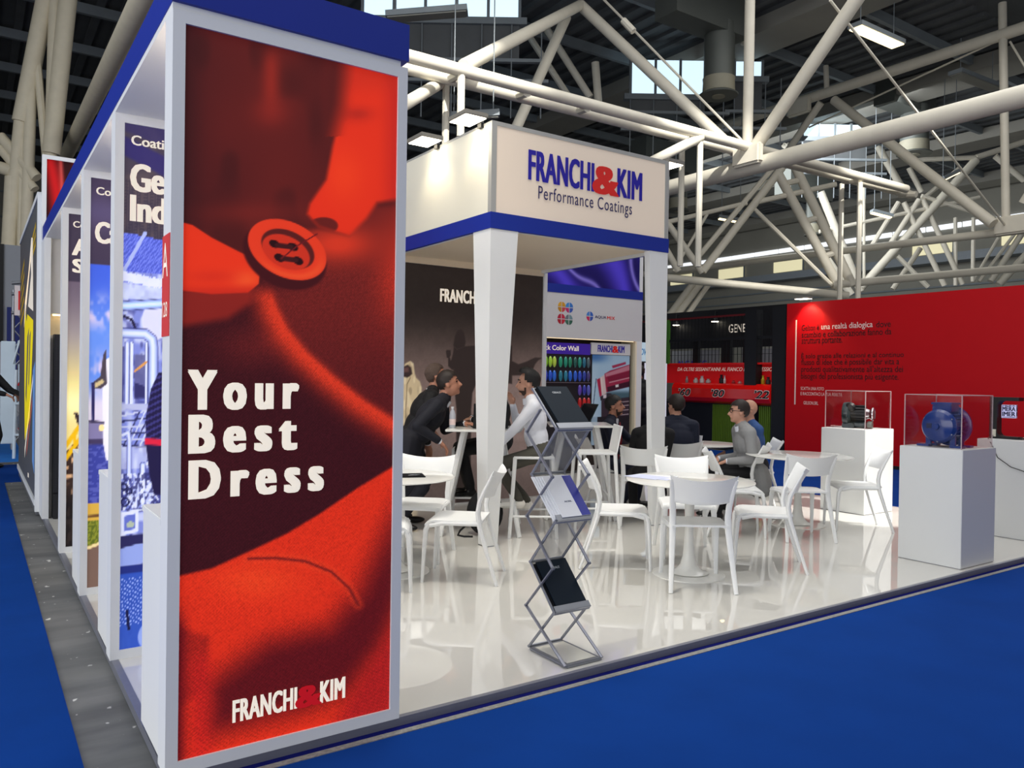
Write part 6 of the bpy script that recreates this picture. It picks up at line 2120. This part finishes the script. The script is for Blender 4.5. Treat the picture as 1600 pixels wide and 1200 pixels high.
def lantern(p0, p1, zt, zm, zb_, lab, npan=6):
    t = thing('roof_lantern', lab, 'skylight', (p0[0], p0[1], zb_), 0, LG)
    p0, p1 = Vector((*p0, 0)), Vector((*p1, 0))
    L_ = (p1 - p0).length
    dx = (p1 - p0).normalized()
    M = Matrix(((dx.x, -dx.y, 0, p0.x), (dx.y, dx.x, 0, p0.y), (0, 0, 1, 0), (0, 0, 0, 1)))
    w_ = L_ / npan
    for k in range(npan):
        B().box(k * w_ + 0.04, (k + 1) * w_ - 0.04, 0.05, 0.09, zm + 0.06, zt - 0.04, M=M).build('pane', SKYG, t)
    for k in range(npan + 1):
        B().box(k * w_ - 0.04, k * w_ + 0.04, 0, 0.12, zm, zt, M=M).build('mullion', DECK2, t)
    B().box(-0.2, L_ + 0.2, -0.05, 0.2, zm - 0.12, zm + 0.06, M=M).build('sill_beam', DECK2, t)
    B().box(0, L_, 0.05, 0.15, zb_, zm - 0.12, M=M).build('curb_panel', DECK, t)
    for zz in (zb_, zb_ - 0.55):
        B().box(-0.3, L_ + 0.8, -0.02, 0.12, zz - 0.09, zz, M=M).build('rail', DECK2, t)
    for k in range(npan + 2):
        x = k * (L_ + 0.6) / (npan + 1)
        B().tube([M @ Vector((x, 0.0, zm)), M @ Vector((x, 0.0, zb_ - 1.6))], 0.018, n=5).build('hanger_rod', DECK2, t)
    return t


lantern((8.57, 19.91), (12.07, 17.54), 11.92, 11.10, 10.07, 'large glazed roof lantern at the top of the picture, left of the sign post', 5)
lantern((17.56, 19.1), (19.57, 17.74), 11.92, 10.70, 10.22, 'glazed roof lantern behind the round duct', 3)
lantern((20.36, 17.21), (21.1, 16.69), 11.92, 11.32, 10.3, 'narrow glazed roof lantern right of the round duct', 2)
lantern((27.47, 19.71), (29.63, 18.25), 11.90, 11.30, 10.5, 'small distant roof lantern over the thick truss tube', 4)


# ---- ventilation ducts with round outlets
def duct(x, y, zt, zb_, r, lab):
    t = thing('ventilation_duct', lab, 'duct', (x, y, zb_), 0, 'round ventilation outlets under the roof')
    M = Matrix.Translation((x, y, 0))
    DU = mat('galvanised_duct', s8(96, 100, 96), 0.45, metal=0.3, noise=0.12, scale=2)
    CU = mat('cream_duct_outlet', s8(150, 146, 128), 0.5, noise=0.08)
    B().lathe([(r, zb_ + 0.45), (r, zt)], M, n=28).build('duct_pipe', DU, t, smooth=True)
    B().lathe([(r * 1.03, zb_ + 0.08), (r * 1.06, zb_ + 0.12), (r * 1.03, zb_ + 0.40), (r * 1.06, zb_ + 0.48)], M, n=28).build('outlet_collar', CU, t, smooth=True)
    B().lathe([(r * 1.25, zb_), (r * 1.28, zb_ + 0.03), (r * 1.0, zb_ + 0.1)], M, n=28).build('outlet_flange', DU, t, smooth=True)
    B().lathe([(r * 0.42, zb_ - 0.03), (r * 0.42, zb_ + 0.02)], M, n=20).build('outlet_cone', CU, t, smooth=True)
    B().box(x - 2.1, x + 0.8, y - 0.4, y + 0.4, zt - 0.3, zt + 0.7).build('duct_box', DU, t)


duct(17.12, 15.03, 11.4, 9.43, 0.42, 'fat round ventilation duct hanging at the top centre')
duct(29.5, 16.26, 12.0, 10.2, 0.50, 'round ventilation duct hanging behind the right roof truss')
duct(22.11, 21.3, 9.6, 7.9, 0.33, 'small ventilation outlet just right of the sign')
duct(29.86, 20.85, 9.6, 7.8, 0.28, 'small distant ventilation outlet between the ladder legs')


# ---- long light fittings
def fitting(p, q, wdt, lit, lab):
    p, q = Vector(p), Vector(q)
    t = thing('batten_light', lab, 'light fitting', tuple((p + q) / 2), 0, 'long light fittings under the roof')
    d = (q - p)
    L_ = d.length
    dx = d.normalized()
    dy = Vector((0, 0, 1)).cross(dx).normalized()
    dz = dx.cross(dy)
    M = Matrix(((dx.x, dy.x, dz.x, p.x), (dx.y, dy.y, dz.y, p.y), (dx.z, dy.z, dz.z, p.z), (0, 0, 0, 1)))
    B().box(0, L_, -wdt / 2, wdt / 2, 0.0, 0.12, M=M).build('housing', DECK2, t)
    B().box(0.03, L_ - 0.03, -wdt / 2 + 0.03, wdt / 2 - 0.03, -0.03, 0.0, M=M).build('diffuser', mat('warm_tube_lit', (1.0, 0.80, 0.42), 0.4, emit=3.2) if lit else mat('unlit_diffuser', s8(140, 140, 132), 0.4, noise=0.05), t)
    for x in (0.12 * L_, 0.88 * L_):
        B().tube([M @ Vector((x, 0, 0.12)), tuple((M @ Vector((x, 0, 0.12)))[:2]) + (11.93,)], 0.012, n=5).build('suspension_wire', DECK2, t)


fitting((18.99, 12.11, 10.8), (21.03, 12.09, 10.8), 0.42, True, 'lit warm batten light at the upper right')
fitting((24.25, 12.16, 10.8), (26.61, 12.04, 10.8), 0.42, False, 'unlit batten light to the right of the warm lit one')
fitting((27.37, 14.07, 8.45), (27.8, 13.77, 8.72), 0.35, True, 'short lit batten light seen between the right roof struts')
fitting((28.17, 17.15, 7.97), (28.81, 16.71, 7.78), 0.3, True, 'distant lit batten light above the red wall')
fitting((21.81, 19.07, 7.25), (22.52, 18.58, 7.11), 0.25, True, 'distant lit batten light right of the sign')
fitting((7.31, 15.68, 9.18), (8.75, 14.69, 9.34), 0.35, False, 'dark batten light hanging at the top just right of the red tower')
fitting((7.43, 13.15, 6.39), (8.24, 12.59, 6.46), 0.16, False, 'pale batten light hanging above the left lamp of the sign box')

# ---- far walls of the hall
FWM = mat('grey_hall_cladding', s8(158, 156, 146), 0.8, noise=0.12, scale=0.6)
wr = thing('wall_right', 'far side wall of the hall with clerestory glazing', 'wall', (45, 20, 0))
wr['kind'] = 'structure'
del wr['category']
bx('cladding', FWM, wr, 45, 45.3, -12, 60, 0, 12.6)
STRIP = mat('clerestory_lit', s8(236, 240, 246), 0.4, emit=1.1)
GLOW = mat('yellowed_glazing_lit', s8(226, 218, 178), 0.5, emit=0.8)
for k in range(22):
    y = 2 + k * 2.0
    bx('clerestory_pane', STRIP, wr, 44.90, 45.0, y + 0.05, y + 1.95, 10.15, 10.42)
for k in range(16):
    y = 8 + k * 2.4
    if k % 4 in (1, 3) or k == 8:
        continue
    bx('window_pane', GLOW, wr, 44.90, 45.0, y + 0.06, y + 2.34, 8.85, 9.55)
    bx('window_mullion', DECK2, wr, 44.86, 44.9, y - 0.06, y + 0.06, 8.8, 9.6)
bx('pipe_gallery', mat('pale_blue_grey_duct', s8(150, 158, 166), 0.5, noise=0.08), wr, 44.0, 45.0, 2, 44, 8.2, 8.65)
for z in (6.9, 7.5):
    bx('cladding_rail', DECK2, wr, 44.9, 45.0, -5, 56, z, z + 0.1)
wf = thing('wall_far', 'far end wall of the hall', 'wall', (10, 52, 0))
wf['kind'] = 'structure'
del wf['category']
bx('cladding', FWM, wf, -30, 45, 52, 52.3, 0, 12.6)
for k in range(8):
    bx('cladding_rail', DECK2, wf, -30, 45, 51.9, 52, 1.5 + 1.4 * k, 1.6 + 1.4 * k)

# ================================================================ THE NEIGHBOURS DOWN THE LEFT AISLE
nb = thing('neighbour_stand', 'grey neighbouring stand wall with a big yellow and white lettered graphic', 'stand', (0.56, 11.3, 0))
bx('wall_board', mat('grey_printed_board', s8(92, 94, 98), 0.5, noise=0.05), nb, 0.545, 0.70, 9.50, 13.20, 0.16, 3.28)
bx('edge_trim', P_FRAME, nb, 0.535, 0.70, 9.44, 9.50, 0.04, 3.30)
bx('edge_trim', P_FRAME, nb, 0.535, 0.70, 9.50, 13.25, 3.28, 3.34)
bx('base_trim', P_FRAME, nb, 0.53, 0.70, 9.50, 13.25, 0.10, 0.16)
bx('plinth', ALU, nb, 0.55, 0.70, 9.50, 13.25, 0.0, 0.10)
SNB = side(0.545)
YEL = mat('signal_yellow_print', s8(248, 226, 20), 0.5, emit=0.25, noise=0.02)
YELD = mat('ochre_print', s8(206, 170, 40), 0.5, noise=0.02)


def pr(pts, m, nm='print_shape', lift=0.001):
    B().prism(pts, SNB, 0.001, lift).build(nm, m, nb)


pr([(-11.9, 2.25), (-10.15, 2.05), (-10.15, 1.9), (-10.6, 0.95), (-11.6, 0.62), (-11.8, 1.3)], YEL)
pr([(-12.0, 2.05), (-10.6, 3.02), (-10.35, 2.98), (-10.15, 2.15), (-11.85, 2.35)], LETW, lift=0.002)
pr([(-11.6, 2.2), (-10.7, 2.75), (-10.55, 2.6), (-11.4, 2.1)], mat('grey_print', s8(110, 112, 116)), lift=0.003)
pr([(-11.2, 1.9), (-10.9, 2.0), (-11.3, 1.1), (-11.45, 1.2)], mat('grey_print', s8(110, 112, 116)), lift=0.003)
pr([(-10.75, 1.9), (-10.55, 1.95), (-10.8, 1.3), (-10.9, 1.35)], mat('grey_print', s8(110, 112, 116)), lift=0.003)
pr([(-11.6, 0.52), (-10.12, 1.45), (-10.12, 1.36), (-11.6, 0.40)], LETW)
pr([(-11.2, 0.55), (-10.2, 1.2), (-10.2, 1.1), (-11.2, 0.45)], mat('salmon_print', s8(226, 120, 104), 0.5))
pr([(-10.1, 1.5), (-9.75, 1.6), (-9.75, 0.4), (-10.1, 0.5)], mat('sky_blue_print', s8(120, 170, 236), 0.5))
for k in range(5):
    pr([(-12.9, 2.78 - k * 0.15), (-12.1, 2.95 - k * 0.16), (-12.1, 2.87 - k * 0.16), (-12.9, 2.70 - k * 0.15)], YELD)
for k in range(3):
    pr([(-10.6, 2.98 - k * 0.09), (-9.85, 3.08 - k * 0.10), (-9.85, 3.02 - k * 0.10), (-10.6, 2.92 - k * 0.09)], YELD)
pr([(-10.9, 0.24), (-10.7, 0.25), (-10.7, 0.30), (-10.9, 0.29)], LETW)
# far stands at the end of the aisle
t = thing('far_grey_wall', 'grey stand wall with a red strip at the end of the left aisle', 'stand', (0.6, 21.0, 0))
bx('board', mat('mid_grey_board', s8(150, 154, 162), 0.6, noise=0.04), t, 0.55, 3.0, 21.0, 21.2, 0, 4.3)
bx('black_edge', BLACK, t, 0.42, 0.55, 20.95, 21.2, 0, 4.3)
bx('red_board', mat('brick_red_board', s8(170, 60, 56), 0.6), t, -1.5, 0.42, 21.0, 21.2, 1.0, 4.2)
bx('blue_board', mat('royal_blue_board', s8(20, 36, 110), 0.6), t, 0.62, 3.0, 20.9, 21.0, 1.2, 2.9)
t = thing('truss_column', 'aluminium lattice column with a tilted white and red sign at the end of the left aisle', 'truss', (0.75, 17.6, 0))
for dx in (0, 0.28):
    for dy in (0, 0.28):
        B().tube([(0.62 + dx, 17.5 + dy, 0), (0.62 + dx, 17.5 + dy, 3.0)], 0.025, n=8).build('chord', ALU, t, smooth=True)
for k in range(8):
    z = 0.1 + k * 0.36
    B().tube([(0.62, 17.5, z), (0.90, 17.5, z + 0.36)], 0.012, n=6).build('brace', ALU, t, smooth=True)
    B().tube([(0.90, 17.5, z), (0.62, 17.5, z + 0.36)], 0.012, n=6).build('brace', ALU, t, smooth=True)
for z in (2.55, 2.9, 3.1):
    B().tube([(0.58, 17.3, z), (1.3, 17.3, z + 0.12)], 0.03, n=8).build('cross_beam', ALU, t, smooth=True)
B().box(0.62, 0.95, 17.1, 17.14, 2.5, 3.05).build('sign_board', mat('white_red_sign', s8(226, 214, 214), 0.5, noise=0.1), t)
B().box(0.68, 0.80, 17.09, 17.1, 2.6, 2.95).build('red_mark', LETR, t)
LBL = mat('pale_blue_machine', s8(206, 222, 234), 0.4, noise=0.05)
t = thing('packing_machine', 'pale blue machine cabinet with grey and red hoppers on a post', 'machine', (0.8, 16.0, 0))
B().box(0.66, 1.15, 16.3, 16.9, 0.9, 1.62, bev=0.02).build('cabinet', LBL, t)
B().box(0.40, 0.62, 16.4, 16.9, 0.2, 2.0, bev=0.01).build('frame', LBL, t)
B().tube([(0.58, 16.25, 1.6), (0.66, 16.25, 2.0), (0.80, 16.25, 2.08), (0.94, 16.25, 2.0), (1.0, 16.25, 1.6)], 0.02, n=8).build('hose_arch', LBL, t, smooth=True)
HOP = mat('grey_hopper', s8(96, 104, 118), 0.4, noise=0.1)
for z in (0.95, 0.42):
    B().lathe([(0.05, 0.0), (0.11, 0.10), (0.12, 0.28), (0.07, 0.36)], Matrix.Translation((0.74, 15.7, z)), n=16).build('hopper', HOP, t, smooth=True)
    B().lathe([(0.10, 0.28), (0.121, 0.285), (0.10, 0.34)] if z > 0.5 else [(0.06, 0.0), (0.112, 0.10), (0.05, 0.11)], Matrix.Translation((0.74, 15.69, z)), n=16).build('red_band', RED, t, smooth=True)
    B().box(0.58, 0.90, 15.66, 15.74, z - 0.03, z + 0.0).build('hopper_bracket', LBL, t)
B().tube([(0.58, 15.7, 0.0), (0.60, 15.7, 1.5)], 0.025, n=8).build('post', LBL, t, smooth=True)
B().tube([(0.78, 15.5, 0.0), (0.78, 15.5, 0.45)], 0.035, n=10).build('bollard', ALU, t, smooth=True)
B().box(0.66, 0.90, 15.4, 15.6, 0.0, 0.02).build('foot_plate', LBL, t)

# ================================================================ sub-parts: hang the small pieces on the part that carries them
NEST = {'plate_letter': 'number_plate', 'plate_number': 'number_plate', 'title': 'title_strip', 'screen': 'screen_lid', 'terminal_lid': 'terminal_box', 'outlet_core': 'chrome_outlet',
        'bolt': 'end_shield', 'vent_hole': 'end_shield', 'shaft_boss': 'end_shield', 'cover_band': 'cover', 'cover_lettering': 'cover', 'silver_stripe': 'cover', 'lens': 'housing', 'diffuser': 'housing',
        'red_band': 'hopper', 'foot_web': 'foot', 'red_mark': 'sign_board', 'cube_lettering': 'cube_body', 'cube_line': 'cube_body', 'decade_number': 'red_drum_counter',
        'counter_lettering': 'red_upper_board', 'front_pocket': 'bag_body', 'handle': 'bag_body', 'strap': 'bag_body', 'outlet_cone': 'outlet_flange', 'pivot': 'scissor_link', 'paper_label': 'body',
        'cap': 'body', 'emblem_sector': 'upper_board', 'mark_lettering': 'upper_board', 'wall_text': 'panel', 'white_rule': 'panel', 'print_shape': 'wall_board', 'tag_line': 'sign_face',
        'slogan': 'button_print', 'headline': '_print', 'lettering': '_print', 'ampersand': '_print', 'caption': 'board'}
base_ = lambda n: n.rsplit('.', 1)[0] if n.rsplit('.', 1)[-1].isdigit() else n


def mid_(o):
    return sum((Vector(c) for c in o.bound_box), Vector()) / 8


for root in [o for o in bpy.data.objects if o.parent is None and o.type == 'EMPTY']:
    kids = list(root.children)
    for ch in kids:
        tgt = NEST.get(base_(ch.name))
        if not tgt:
            continue
        opts = [k for k in kids if k is not ch and (base_(k.name) == tgt or (tgt == '_print' and (base_(k.name).endswith('_print') or base_(k.name) in ('sign_face', 'panel'))))]
        if opts and not (base_(root.name) == 'person'):
            ch.parent = min(opts, key=lambda k: (mid_(k) - mid_(ch)).length)
